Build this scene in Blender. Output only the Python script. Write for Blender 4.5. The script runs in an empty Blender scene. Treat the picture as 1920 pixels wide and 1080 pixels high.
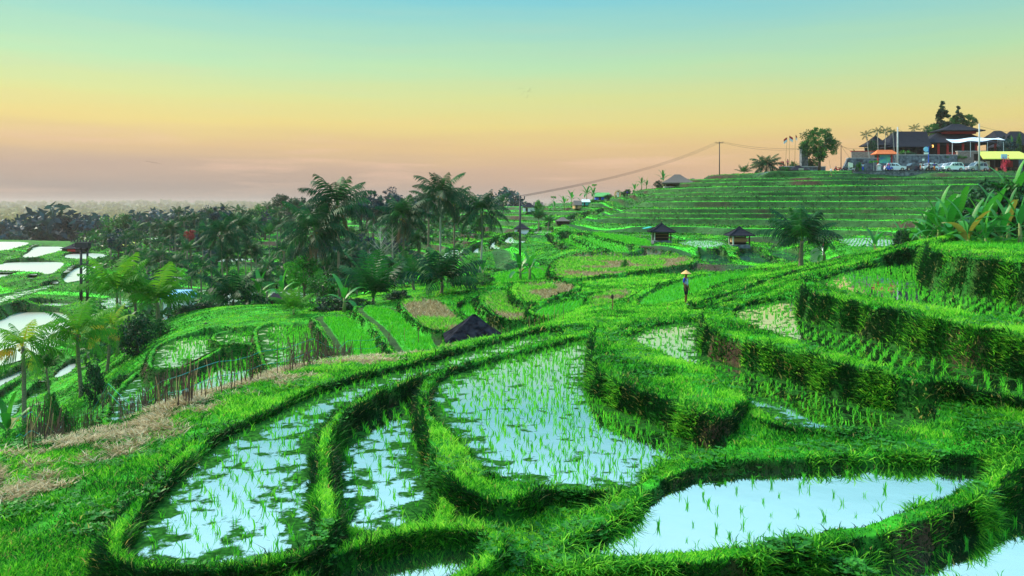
import bpy, bmesh, math, random
import numpy as np
from mathutils import Vector, Matrix

sc = bpy.context.scene
COL = sc.collection
R = math.radians
# ------------------------------------------------------------------ camera
F = 1493.0; HZ = 385.0
cd = bpy.data.cameras.new("camera"); cam = bpy.data.objects.new("camera", cd); COL.objects.link(cam)
cd.sensor_width = 36.0; cd.lens = 36.0*F/1920.0
cam.location = (0, 0, 0); cam.rotation_euler = (R(90), 0, 0)
cd.shift_y = -(540.0-HZ)/1920.0
cd.clip_start = 0.1; cd.clip_end = 12000
sc.camera = cam
# ------------------------------------------------------------------ world
SUN_EL, SUN_AZ = 38.0, -62.0          # azimuth from +Y (view direction) towards +X
w = bpy.data.worlds.new("World"); sc.world = w; w.use_nodes = True
nt = w.node_tree; nt.nodes.clear()
def N(nt, t, **k):
    n = nt.nodes.new(t)
    for a, b in k.items(): setattr(n, a, b)
    return n
def srgb(r, g, b, a=1.0):
    f = lambda c: (c/255.0/12.92) if c/255.0 <= 0.04045 else ((c/255.0+0.055)/1.055)**2.4
    return (f(r), f(g), f(b), a)
out = N(nt, 'ShaderNodeOutputWorld')
sky = N(nt, 'ShaderNodeTexSky'); sky.sky_type = 'NISHITA'; sky.sun_disc = False
sky.sun_elevation = R(SUN_EL); sky.sun_rotation = R(SUN_AZ)
bgN = N(nt, 'ShaderNodeBackground'); bgN.inputs['Strength'].default_value = 0.05
nt.links.new(sky.outputs[0], bgN.inputs[0])
tc = N(nt, 'ShaderNodeTexCoord')
sep = N(nt, 'ShaderNodeSeparateXYZ'); nt.links.new(tc.outputs['Generated'], sep.inputs[0])
def ramp(nt, stops, interp='LINEAR'):
    r = N(nt, 'ShaderNodeValToRGB'); e = r.color_ramp.elements; r.color_ramp.interpolation = interp
    while len(e) < len(stops): e.new(0.5)
    for i, (p, c) in enumerate(stops):
        e[i].position = p; e[i].color = c
    return r
# sunset band low in the sky, turquoise above, pale bright sky overhead
rl = ramp(nt, [(0.0, srgb(142,124,120)), (0.02, srgb(162,146,138)), (0.045, srgb(190,164,146)), (0.072, srgb(222,188,140)),
               (0.10, srgb(236,214,134)), (0.13, srgb(222,226,150)), (0.17, srgb(190,230,180)), (0.25, srgb(132,208,212)),
               (0.34, srgb(172,236,250)), (0.5, srgb(196,244,255)), (0.8, srgb(150,215,255)), (1.0, srgb(120,190,250))])
rr = ramp(nt, [(0.0, srgb(160,136,124)), (0.02, srgb(206,166,138)), (0.045, srgb(224,180,134)), (0.072, srgb(226,192,128)),
               (0.10, srgb(224,210,130)), (0.13, srgb(208,216,145)), (0.17, srgb(180,220,170)), (0.25, srgb(124,200,212)),
               (0.34, srgb(172,236,250)), (0.5, srgb(196,244,255)), (0.8, srgb(150,215,255)), (1.0, srgb(120,190,250))])
# a little cloud streaking low down
mp = N(nt, 'ShaderNodeMapping'); mp.inputs['Scale'].default_value = (3.0, 3.0, 40.0)
nz = N(nt, 'ShaderNodeTexNoise'); nz.inputs['Scale'].default_value = 1.6; nz.inputs['Detail'].default_value = 4
nt.links.new(tc.outputs['Generated'], mp.inputs[0]); nt.links.new(mp.outputs[0], nz.inputs['Vector'])
ad = N(nt, 'ShaderNodeMath', operation='MULTIPLY_ADD'); ad.inputs[1].default_value = 0.022; nt.links.new(nz.outputs[0], ad.inputs[0])
sb = N(nt, 'ShaderNodeMath', operation='SUBTRACT'); sb.inputs[1].default_value = 0.011; nt.links.new(sep.outputs[2], sb.inputs[0])
nt.links.new(sb.outputs[0], ad.inputs[2])
nt.links.new(ad.outputs[0], rl.inputs[0]); nt.links.new(ad.outputs[0], rr.inputs[0])
mr = N(nt, 'ShaderNodeMapRange'); mr.inputs['From Min'].default_value = -0.45; mr.inputs['From Max'].default_value = 0.5
nt.links.new(sep.outputs[0], mr.inputs[0])
mx = N(nt, 'ShaderNodeMixRGB'); nt.links.new(mr.outputs[0], mx.inputs[0]); nt.links.new(rl.outputs[0], mx.inputs[1]); nt.links.new(rr.outputs[0], mx.inputs[2])
bgG = N(nt, 'ShaderNodeBackground'); bgG.inputs['Strength'].default_value = 0.88
nt.links.new(mx.outputs[0], bgG.inputs[0])
# thin cloud bars low down, and a brighter sky overhead than the band in view
cr = N(nt, 'ShaderNodeMapping'); cr.inputs['Scale'].default_value = (2.2, 2.2, 26.0); cn = N(nt, 'ShaderNodeTexNoise'); cn.inputs['Scale'].default_value = 2.4; cn.inputs['Detail'].default_value = 6
nt.links.new(tc.outputs['Generated'], cr.inputs[0]); nt.links.new(cr.outputs[0], cn.inputs['Vector'])
cm = N(nt, 'ShaderNodeMapRange'); cm.inputs['From Min'].default_value = .52; cm.inputs['From Max'].default_value = .72; cm.inputs['To Max'].default_value = .55; nt.links.new(cn.outputs[0], cm.inputs[0])
cb = ramp(nt, [(0.0, (0, 0, 0, 1)), (0.03, (1, 1, 1, 1)), (0.06, (1, 1, 1, 1)), (0.09, (.15, .15, .15, 1)), (0.3, (.05, .05, .05, 1)), (0.5, (0, 0, 0, 1))]); nt.links.new(sep.outputs[2], cb.inputs[0])
cq = N(nt, 'ShaderNodeMath', operation='MULTIPLY'); nt.links.new(cm.outputs[0], cq.inputs[0]); nt.links.new(cb.outputs[0], cq.inputs[1])
cx = N(nt, 'ShaderNodeMixRGB'); nt.links.new(cq.outputs[0], cx.inputs[0]); nt.links.new(mx.outputs[0], cx.inputs[1]); cx.inputs[2].default_value = srgb(238, 196, 168); nt.links.new(cx.outputs[0], bgG.inputs[0])
ov = N(nt, 'ShaderNodeMapRange'); ov.inputs['From Min'].default_value = .26; ov.inputs['From Max'].default_value = .62; ov.inputs['To Min'].default_value = .86; ov.inputs['To Max'].default_value = 1.45
nt.links.new(sep.outputs[2], ov.inputs[0]); nt.links.new(ov.outputs[0], bgG.inputs['Strength'])
ms = N(nt, 'ShaderNodeMixShader'); ms.inputs[0].default_value = 0.06
nt.links.new(bgG.outputs[0], ms.inputs[1]); nt.links.new(bgN.outputs[0], ms.inputs[2]); nt.links.new(ms.outputs[0], out.inputs[0])
# ------------------------------------------------------------------ sun
sd = bpy.data.lights.new("sun", 'SUN'); sun = bpy.data.objects.new("sun", sd); COL.objects.link(sun)
sd.energy = 5.0; sd.angle = R(0.6); sd.color = (1.0, 0.87, 0.68)
sv = Vector((math.sin(R(SUN_AZ))*math.cos(R(SUN_EL)), math.cos(R(SUN_AZ))*math.cos(R(SUN_EL)), math.sin(R(SUN_EL))))
sun.rotation_euler = sv.to_track_quat('Z', 'Y').to_euler()
sc.view_settings.view_transform = 'Standard'; sc.view_settings.look = 'None'
sc.view_settings.exposure = 0.35; sc.view_settings.gamma = 1.0
sc.render.film_transparent = False
sc.cycles.max_bounces = 5; sc.cycles.diffuse_bounces = 2; sc.cycles.glossy_bounces = 2; sc.cycles.transmission_bounces = 2
sc.cycles.transparent_max_bounces = 4; sc.cycles.volume_bounces = 0
sc.cycles.use_denoising = True

# ------------------------------------------------------------------ object helpers
def tag(o, label=None, cat=None, group=None, kind=None):
    if label: o['label'] = label
    if cat: o['category'] = cat
    if group: o['group'] = group
    if kind: o['kind'] = kind
    return o
def empty(name, loc=(0, 0, 0), rz=0, label=None, cat=None, group=None):
    o = bpy.data.objects.new(name, None); COL.objects.link(o); o.location = loc; o.rotation_euler = (0, 0, rz)
    o.empty_display_size = 0.3
    return tag(o, label, cat, group)
def copy_tree(o, parent=None):
    c = o.copy(); COL.objects.link(c); c.parent = parent
    for ch in list(o.children): copy_tree(ch, c)
    return c
def mesh_np(name, V, Fc, mat, parent=None, attrs=None, smooth=False):
    """V (n,3), Fc: (m,3) or (m,4) int array -> one object"""
    V = np.asarray(V, np.float32); Fc = np.asarray(Fc, np.int32)
    me = bpy.data.meshes.new(name); k = Fc.shape[1]; m = len(Fc)
    me.vertices.add(len(V)); me.vertices.foreach_set('co', V.ravel())
    me.loops.add(m*k); me.loops.foreach_set('vertex_index', Fc.ravel())
    me.polygons.add(m); me.polygons.foreach_set('loop_start', np.arange(m, dtype=np.int32)*k)
    if smooth: me.polygons.foreach_set('use_smooth', np.ones(m, bool))
    for an, (ty, arr) in (attrs or {}).items():
        a = me.attributes.new(an, ty, 'POINT')
        a.data.foreach_set('color' if ty == 'FLOAT_COLOR' else 'value', np.asarray(arr, np.float32).ravel())
    me.update(calc_edges=True)
    if mat: me.materials.append(mat)
    o = bpy.data.objects.new(name, me); COL.objects.link(o); o.parent = parent
    return o
class MB:
    def __init__(s): s.v = []; s.f = []
    def add(s, vs, fs):
        b = len(s.v); s.v += [tuple(v) for v in vs]; s.f += [tuple(b+i for i in f) for f in fs]; return s
    def box(s, c, d, rz=0, rx=0, ry=0, taper=1.0):
        M = Matrix.Rotation(rz, 3, 'Z') @ Matrix.Rotation(ry, 3, 'Y') @ Matrix.Rotation(rx, 3, 'X')
        vs = []
        for z in (-.5, .5):
            t = taper if z > 0 else 1
            for x, y in ((-.5, -.5), (.5, -.5), (.5, .5), (-.5, .5)):
                vs.append(M @ Vector((x*d[0]*t, y*d[1]*t, z*d[2])) + Vector(c))
        return s.add(vs, [(3, 2, 1, 0), (4, 5, 6, 7), (0, 1, 5, 4), (1, 2, 6, 5), (2, 3, 7, 6), (3, 0, 4, 7)])
    def tube(s, pts, rad, n=6, cap=True):
        pts = [Vector(p) for p in pts]; L = len(pts)
        if not hasattr(rad, '__len__'): rad = [rad]*L
        vs = []
        for i, p in enumerate(pts):
            d = (pts[min(i+1, L-1)]-pts[max(i-1, 0)]).normalized()
            u = d.cross(Vector((0.013, 0.94, 0.34)))
            if u.length < .2: u = d.cross(Vector((1, 0, 0)))
            u.normalize(); q = d.cross(u)
            for k in range(n):
                a = 2*math.pi*k/n
                vs.append(p+(u*math.cos(a)+q*math.sin(a))*rad[i])
        fs = [(i*n+k, i*n+(k+1) % n, (i+1)*n+(k+1) % n, (i+1)*n+k) for i in range(L-1) for k in range(n)]
        if cap: fs += [tuple(range(n))[::-1], tuple((L-1)*n+k for k in range(n))]
        return s.add(vs, fs)
    def lathe(s, prof, c=(0, 0, 0), n=16):
        vs = []; fs = []
        for r, z in prof:
            for k in range(n):
                a = 2*math.pi*k/n; vs.append((c[0]+r*math.cos(a), c[1]+r*math.sin(a), c[2]+z))
        for i in range(len(prof)-1):
            for k in range(n): fs.append((i*n+k, i*n+(k+1) % n, (i+1)*n+(k+1) % n, (i+1)*n+k))
        fs.append(tuple(range(n))[::-1]); fs.append(tuple((len(prof)-1)*n+k for k in range(n)))
        return s.add(vs, fs)
    def prism(s, poly, y0, y1):      # poly in (x,z), extruded along y
        n = len(poly)
        vs = [(x, y0, z) for x, z in poly]+[(x, y1, z) for x, z in poly]
        return s.add(vs, [tuple(range(n)), tuple(range(2*n-1, n-1, -1))]+[(i, i+n, (i+1) % n+n, (i+1) % n) for i in range(n)])
    def build(s, name, mat, parent=None, smooth=False, bevel=0):
        me = bpy.data.meshes.new(name); me.from_pydata(s.v, [], s.f)
        bm = bmesh.new(); bm.from_mesh(me); bmesh.ops.recalc_face_normals(bm, faces=bm.faces)
        if bevel: bmesh.ops.bevel(bm, geom=list(bm.edges), offset=bevel, segments=2, affect='EDGES')
        bm.to_mesh(me); bm.free()
        if smooth:
            for p in me.polygons: p.use_smooth = True
        if mat: me.materials.append(mat)
        o = bpy.data.objects.new(name, me); COL.objects.link(o); o.parent = parent
        return o

# ------------------------------------------------------------------ materials
def pmat(name, col, rough=.8, spec=.3, metal=0, noise=0, nscale=8, col2=None, bump=0, emit=None, trans=0, detail=5, stretch=None):
    m = bpy.data.materials.new(name); m.use_nodes = True; t = m.node_tree; b = t.nodes['Principled BSDF']
    b.inputs['Base Color'].default_value = (*col[:3], 1); b.inputs['Roughness'].default_value = rough
    b.inputs['Specular IOR Level'].default_value = spec; b.inputs['Metallic'].default_value = metal
    if emit: b.inputs['Emission Color'].default_value = (*emit[0], 1); b.inputs['Emission Strength'].default_value = emit[1]
    if noise or col2:
        c = N(t, 'ShaderNodeTexCoord'); nzz = N(t, 'ShaderNodeTexNoise'); nzz.inputs['Scale'].default_value = nscale; nzz.inputs['Detail'].default_value = detail
        if stretch:
            mm = N(t, 'ShaderNodeMapping'); mm.inputs['Scale'].default_value = stretch
            t.links.new(c.outputs['Object'], mm.inputs[0]); t.links.new(mm.outputs[0], nzz.inputs['Vector'])
        else: t.links.new(c.outputs['Object'], nzz.inputs['Vector'])
        c2 = col2 or tuple(min(1, x*(1+noise)) for x in col[:3]); c1 = col if col2 else tuple(x*(1-noise) for x in col[:3])
        rp = ramp(t, [(.32, (*c1[:3], 1)), (.68, (*c2[:3], 1))]); t.links.new(nzz.outputs[0], rp.inputs[0]); t.links.new(rp.outputs[0], b.inputs['Base Color'])
        if bump:
            bp = N(t, 'ShaderNodeBump'); bp.inputs['Strength'].default_value = bump; bp.inputs['Distance'].default_value = .05
            t.links.new(nzz.outputs[0], bp.inputs['Height']); t.links.new(bp.outputs[0], b.inputs['Normal'])
    return m
def leafmat(name, stops, trans=.35, rough=.55, spec=.25, vein=False):
    """leaf colour picked by a per-leaf random attribute; light passes through"""
    m = bpy.data.materials.new(name); m.use_nodes = True; t = m.node_tree; b = t.nodes['Principled BSDF']; o = t.nodes['Material Output']
    at = N(t, 'ShaderNodeAttribute', attribute_name='rnd')
    rp = ramp(t, [(p, (*c, 1)) for p, c in stops]); t.links.new(at.outputs['Fac'], rp.inputs[0])
    col = rp.outputs[0]
    if vein:
        a2 = N(t, 'ShaderNodeAttribute', attribute_name='u'); wv = N(t, 'ShaderNodeMath', operation='SINE')
        mu = N(t, 'ShaderNodeMath', operation='MULTIPLY'); mu.inputs[1].default_value = 150
        t.links.new(a2.outputs['Fac'], mu.inputs[0]); t.links.new(mu.outputs[0], wv.inputs[0])
        mq = N(t, 'ShaderNodeMapRange'); mq.inputs['From Min'].default_value = -1; mq.inputs['To Min'].default_value = .72; mq.inputs['To Max'].default_value = 1.1
        t.links.new(wv.outputs[0], mq.inputs[0])
        mm = N(t, 'ShaderNodeMixRGB', blend_type='MULTIPLY'); mm.inputs[0].default_value = 1
        t.links.new(col, mm.inputs[1]); t.links.new(mq.outputs[0], mm.inputs[2]); col = mm.outputs[0]
    b.inputs['Roughness'].default_value = rough; b.inputs['Specular IOR Level'].default_value = spec
    t.links.new(col, b.inputs['Base Color'])
    tr = N(t, 'ShaderNodeBsdfTranslucent'); t.links.new(col, tr.inputs[0])
    mxx = N(t, 'ShaderNodeMixShader'); mxx.inputs[0].default_value = trans
    t.links.new(b.outputs[0], mxx.inputs[1]); t.links.new(tr.outputs[0], mxx.inputs[2]); t.links.new(mxx.outputs[0], o.inputs[0])
    return m
M = {}
M['grass'] = leafmat('grass', [(0, (.003,.04,.006)), (.2, (.008,.14,.008)), (.5, (.06,.42,.014)), (.92, (.34,.82,.05)), (1, (.42,.38,.10))], trans=.45, rough=.6, spec=.15)
M['rice'] = leafmat('rice', [(0, (.02,.27,.01)), (.5, (.07,.48,.015)), (1, (.20,.66,.03))], trans=.45)
M['straw'] = leafmat('straw', [(0, (.22,.15,.06)), (.5, (.48,.37,.18)), (1, (.70,.58,.36))], trans=.2, rough=.8)
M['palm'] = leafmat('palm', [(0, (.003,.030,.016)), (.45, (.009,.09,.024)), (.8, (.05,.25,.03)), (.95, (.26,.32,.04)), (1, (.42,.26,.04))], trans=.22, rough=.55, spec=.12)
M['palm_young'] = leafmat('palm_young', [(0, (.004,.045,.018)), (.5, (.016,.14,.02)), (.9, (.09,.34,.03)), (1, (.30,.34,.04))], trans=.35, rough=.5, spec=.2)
M['palm_lit'] = leafmat('palm_sun_tint', [(0, (.02,.14,.012)), (.45, (.07,.30,.015)), (.8, (.24,.42,.02)), (.93, (.50,.42,.03)), (1, (.60,.30,.04))], trans=.4, rough=.65, spec=.15)  # yellower, brighter copy of palm: sunlight put into the leaf colour
M['dead'] = leafmat('dead_frond', [(0, (.08,.05,.025)), (1, (.22,.13,.07))], trans=.2)
M['banana'] = leafmat('banana', [(0, (.008,.10,.015)), (.5, (.025,.27,.02)), (.85, (.10,.42,.03)), (1, (.28,.26,.03))], trans=.35, rough=.45, spec=.4, vein=True)
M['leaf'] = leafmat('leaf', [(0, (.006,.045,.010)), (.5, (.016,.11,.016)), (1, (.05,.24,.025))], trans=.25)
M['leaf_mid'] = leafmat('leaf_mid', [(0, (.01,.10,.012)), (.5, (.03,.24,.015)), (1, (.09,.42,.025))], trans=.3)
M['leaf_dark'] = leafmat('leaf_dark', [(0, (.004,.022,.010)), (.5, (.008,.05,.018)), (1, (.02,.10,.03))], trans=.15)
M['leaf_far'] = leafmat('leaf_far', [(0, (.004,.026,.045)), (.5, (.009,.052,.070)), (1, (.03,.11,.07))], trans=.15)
M['leaf_warm'] = leafmat('leaf_warm', [(0, (.10,.12,.03)), (.5, (.24,.24,.06)), (1, (.42,.36,.10))], trans=.15)  # far woods: warm sunlight put into leaf colour; a brownish bush shares it
M['leaf_red'] = leafmat('leaf_red', [(0, (.14,.02,.02)), (1, (.45,.05,.05))], trans=.2)
M['trunk'] = pmat('trunk', (.20,.16,.12), noise=.45, nscale=6, stretch=(1,1,9), bump=.5)
M['trunk_pale'] = pmat('trunk_pale', (.36,.36,.32), noise=.3, nscale=5, stretch=(1,1,9), bump=.4)
M['bark'] = pmat('bark', (.09,.07,.05), noise=.4, nscale=5, bump=.5)
M['bamboo'] = pmat('bamboo', (.22,.12,.05), col2=(.50,.36,.16), nscale=.9, detail=2)
M['cane_dark'] = pmat('cane_dark', (.045,.025,.02), col2=(.13,.07,.05), nscale=3)
M['coconut'] = pmat('coconut', (.55,.22,.04), col2=(.30,.25,.04), nscale=3)
M['thatch'] = pmat('thatch', (.07,.06,.055), col2=(.20,.17,.15), nscale=7, stretch=(6,6,1), bump=.8, rough=1)
M['thatch_black'] = pmat('thatch_black', (.001,.001,.002), col2=(.03,.032,.045), nscale=3.5, bump=1, rough=1, spec=.02)
M['tile_dark'] = pmat('tile_dark', (.007,.009,.016), col2=(.032,.034,.048), nscale=9, stretch=(1,8,8), bump=.8, rough=.9, spec=.08)
M['tile_orange'] = pmat('tile_orange', (.62,.12,.03), col2=(.78,.20,.06), nscale=6, bump=.5, rough=.8)
M['wood'] = pmat('wood', (.20,.10,.045), noise=.4, nscale=5, stretch=(8,8,1), rough=.7)
M['wood_light'] = pmat('wood_light', (.50,.30,.14), noise=.3, nscale=5, stretch=(8,8,1), rough=.7)
M['wood_dark'] = pmat('wood_dark', (.03,.02,.015), noise=.4, nscale=5, rough=.8)
M['concrete'] = pmat('concrete', (.45,.46,.45), noise=.2, nscale=3)
M['stone'] = pmat('stone', (.04,.05,.065), col2=(.20,.24,.27), nscale=1.8, detail=7, bump=.8, rough=.9)
M['brick'] = pmat('brick', (.20,.15,.13), col2=(.36,.28,.24), nscale=3)
M['red'] = pmat('red_paint', (.45,.02,.02), noise=.2)
M['blue'] = pmat('blue_paint', (.01,.08,.55), noise=.1)
M['ltblue'] = pmat('pale_blue_paint', (.25,.55,.85), noise=.1)
M['white'] = pmat('white_paint', (.75,.77,.78), noise=.08)
M['interior'] = pmat('interior', (.02,.015,.015), noise=.3)
M['canvas'] = pmat('canvas', (.62,.72,.82), noise=.12, nscale=1, rough=.8)
M['yellow_roof'] = pmat('yellow_roof', (.50,.52,.08), col2=(.62,.60,.12), nscale=5, stretch=(1,6,6), rough=.8)
M['green_roof'] = pmat('green_roof', (.10,.38,.10), col2=(.16,.48,.14), nscale=4)
M['car_white'] = pmat('car_white', (.72,.78,.84), rough=.2, spec=.6)
M['car_silver'] = pmat('car_silver', (.38,.46,.50), rough=.3, spec=.6, metal=.3)
M['car_black'] = pmat('car_black', (.012,.02,.05), rough=.15, spec=.7)
M['glass'] = pmat('car_glass', (.01,.03,.05), rough=.05, spec=.8)
M['tyre'] = pmat('tyre', (.01,.01,.012), rough=.8)
M['rim'] = pmat('rim', (.4,.42,.45), rough=.3, metal=.8)
M['lamp_red'] = pmat('lamp_red', (.6,.02,.02), rough=.3)
M['lamp_clear'] = pmat('lamp_clear', (.8,.85,.9), rough=.15)
M['cable'] = pmat('cable', (.03,.03,.035), rough=.6)
M['rope'] = pmat('rope', (.02,.28,.26), rough=.7)
M['skin'] = pmat('skin', (.20,.065,.03), noise=.1, rough=.55)
M['hat'] = pmat('hat', (.80,.42,.15), noise=.12, nscale=14, rough=.8)
M['shirt_grey'] = pmat('shirt_grey', (.36,.44,.68), noise=.08)
M['shirt_blue'] = pmat('shirt_blue', (.01,.03,.40), noise=.2)
M['cloth_dark'] = pmat('cloth_dark', (.006,.006,.012), noise=.3)
M['hair'] = pmat('hair', (.01,.008,.008))
M['cloth_pink'] = pmat('cloth_pink', (.6,.12,.2)); M['cloth_white'] = pmat('cloth_white', (.7,.7,.75)); M['cloth_orange'] = pmat('cloth_orange', (.7,.2,.04))
M['teal'] = pmat('teal', (.02,.42,.40), noise=.1)
M['orange_lamp'] = pmat('lit_lamp', (.9,.5,.15), emit=((1, .5, .12), 2.0))
M['asphalt'] = pmat('asphalt', (.05,.07,.09), noise=.2, nscale=3, rough=.8)
M['poster'] = pmat('poster', (.05,.25,.6), col2=(.15,.7,.4), nscale=.9, detail=1)
M['cream'] = pmat('cream', (.62,.66,.42), noise=.1)
M['bird'] = pmat('bird', (.02,.02,.02))
M['flower'] = leafmat('flower', [(0, (.5,.02,.05)), (1, (.75,.08,.15))])
M['flower_orange'] = leafmat('flower_orange', [(0, (.6,.25,.03)), (1, (.8,.45,.05))])
# ------------------------------------------------------------------ noise
def vnoise(x, y, seed=0):
    xi = np.floor(x).astype(np.int64); yi = np.floor(y).astype(np.int64); fx = x-xi; fy = y-yi
    fx = fx*fx*(3-2*fx); fy = fy*fy*(3-2*fy)
    def h(a, b):
        n = (a*374761393+b*668265263+seed*974711) & 0xffffffff
        n = ((n ^ (n >> 13))*1274126177) & 0xffffffff
        return ((n ^ (n >> 16)) & 0xffff)/65535.0
    return (h(xi, yi)*(1-fx)+h(xi+1, yi)*fx)*(1-fy)+(h(xi, yi+1)*(1-fx)+h(xi+1, yi+1)*fx)*fy
def fbm(x, y, seed=0, o=4):
    s = 0; a = .5; t = 0
    for i in range(o): s = s+a*vnoise(x*2**i, y*2**i, seed+i*17); t += a; a *= .55
    return s/t
def ss(t): t = np.clip(t, 0, 1); return t*t*(3-2*t)
rng = np.random.default_rng(7); random.seed(7)

# ------------------------------------------------------------------ the lie of the land (surveyed points: bearing, distance, height)
BP = [(-800,6,-5.4),(200,6,-5.4),(960,6,-5.4),(1700,6,-5.4),(2700,6,-5.2),
 (-600,11,-5.0),(0,11,-4.9),(400,11,-5.0),(960,11,-4.9),(1400,11,-4.85),(1800,11,-5.0),(2300,11,-4.9),
 (0,13,-4.9),(0,17,-5.0),(0,20,-6.4),(0,30,-10),(0,40,-13),(45,50,-13.3),(0,60,-15.3),(0,75,-15.2),(0,105,-14.5),(0,130,-13.3),(0,170,-11.9),(0,230,-10.6),(0,275,-12),(0,330,-20),(0,600,-30),
 (-500,15,-5),(-500,30,-11),(-500,80,-15),(-500,200,-12),(-500,300,-19),(-500,600,-30),
 (300,12,-4.75),(300,14.5,-4.7),(300,19,-4.85),(300,22,-5.6),(300,28,-7.4),(300,45,-7.7),(300,60,-8.6),(300,300,-16),(300,600,-29),
 (160,20,-6),(160,35,-10),(160,50,-11.5),(200,60,-12),(160,85,-13.5),
 (600,24,-4.75),(600,27,-5.4),(600,31,-6.6),(600,45,-6.9),(600,60,-7.4),(600,300,-7),(600,600,-30),
 (780,50,-6.4),(800,62,-6.3),(800,80,-7.5),(800,110,-8),
 (900,25,-4.75),(900,29,-4.85),(900,33,-6),(890,38,-7.2),(900,46,-6.4),(900,55,-5.9),(900,70,-6.2),(900,100,-6.3),(900,150,-5.2),(900,200,-2.4),(900,270,-.9),(900,400,-12),(900,700,-38),
 (1040,32,-4.8),(1040,36,-5.2),(1040,50,-5.6),(1050,65,-5.6),(1050,90,-5.7),
 (1200,30,-4.5),(1200,36,-4.85),(1200,44,-5.2),(1290,40,-4.93),(1290,46,-5.15),(1200,64,-5.5),(1200,92,-5.2),(1200,122,-4.4),(1200,170,2.2),(1200,195,3.3),(1200,260,2),(1200,500,-20),
 (1050,230,.3),
 (1400,30,-4.0),(1400,35,-4.3),(1400,45,-4.35),(1400,56,-5.1),(1400,88,-5.5),(1400,112,-4.6),(1400,140,1.2),(1400,160,5.2),(1400,180,6.6),(1400,260,5),(1400,500,-15),
 (1500,35,-3.6),(1500,45,-3.9),(1530,57,-4.25),(1500,70,-4.9),(1600,35,-3.0),(1600,45,-3.1),(1600,54,-3.4),(1600,64,-4.3),(1600,95,-4.6),(1600,115,-3.4),(1600,140,2.0),(1600,158,6.1),(1600,175,6.8),(1600,200,7),
 (1740,45,-1.95),(1740,54,-2.6),(1740,66,-3.6),(1740,95,-3.6),(1740,125,0.2),(1750,158,6.6),(1750,176,7.2),(1750,300,8),
 (1900,22,-2.6),(1900,35,-1.6),(1900,46,-1.3),(1900,56,-1.6),(1900,70,-2.4),(1900,110,-.5),(1900,158,6.7),(1900,176,7.2),(1900,200,9),
 (1900,14.3,-4.1),(1800,14.3,-4.4),(2000,15,-3.8),(1850,12.6,-4.4),(2300,14,-3.6),
 (2200,20,-2.2),(2200,30,-1.0),(2200,60,0),(2200,160,7.5),(2200,300,8),(2700,20,-2),(2700,60,1),(2700,160,8),(2700,300,8),
 (-900,1200,-36),(960,1200,-40),(2700,1200,-46),(-900,4500,14),(960,4500,4),(300,4500,12),(-300,3200,-6),(2700,5000,-46),(300,2200,-24),(1500,2200,-46),(960,800,-42)]
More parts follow.
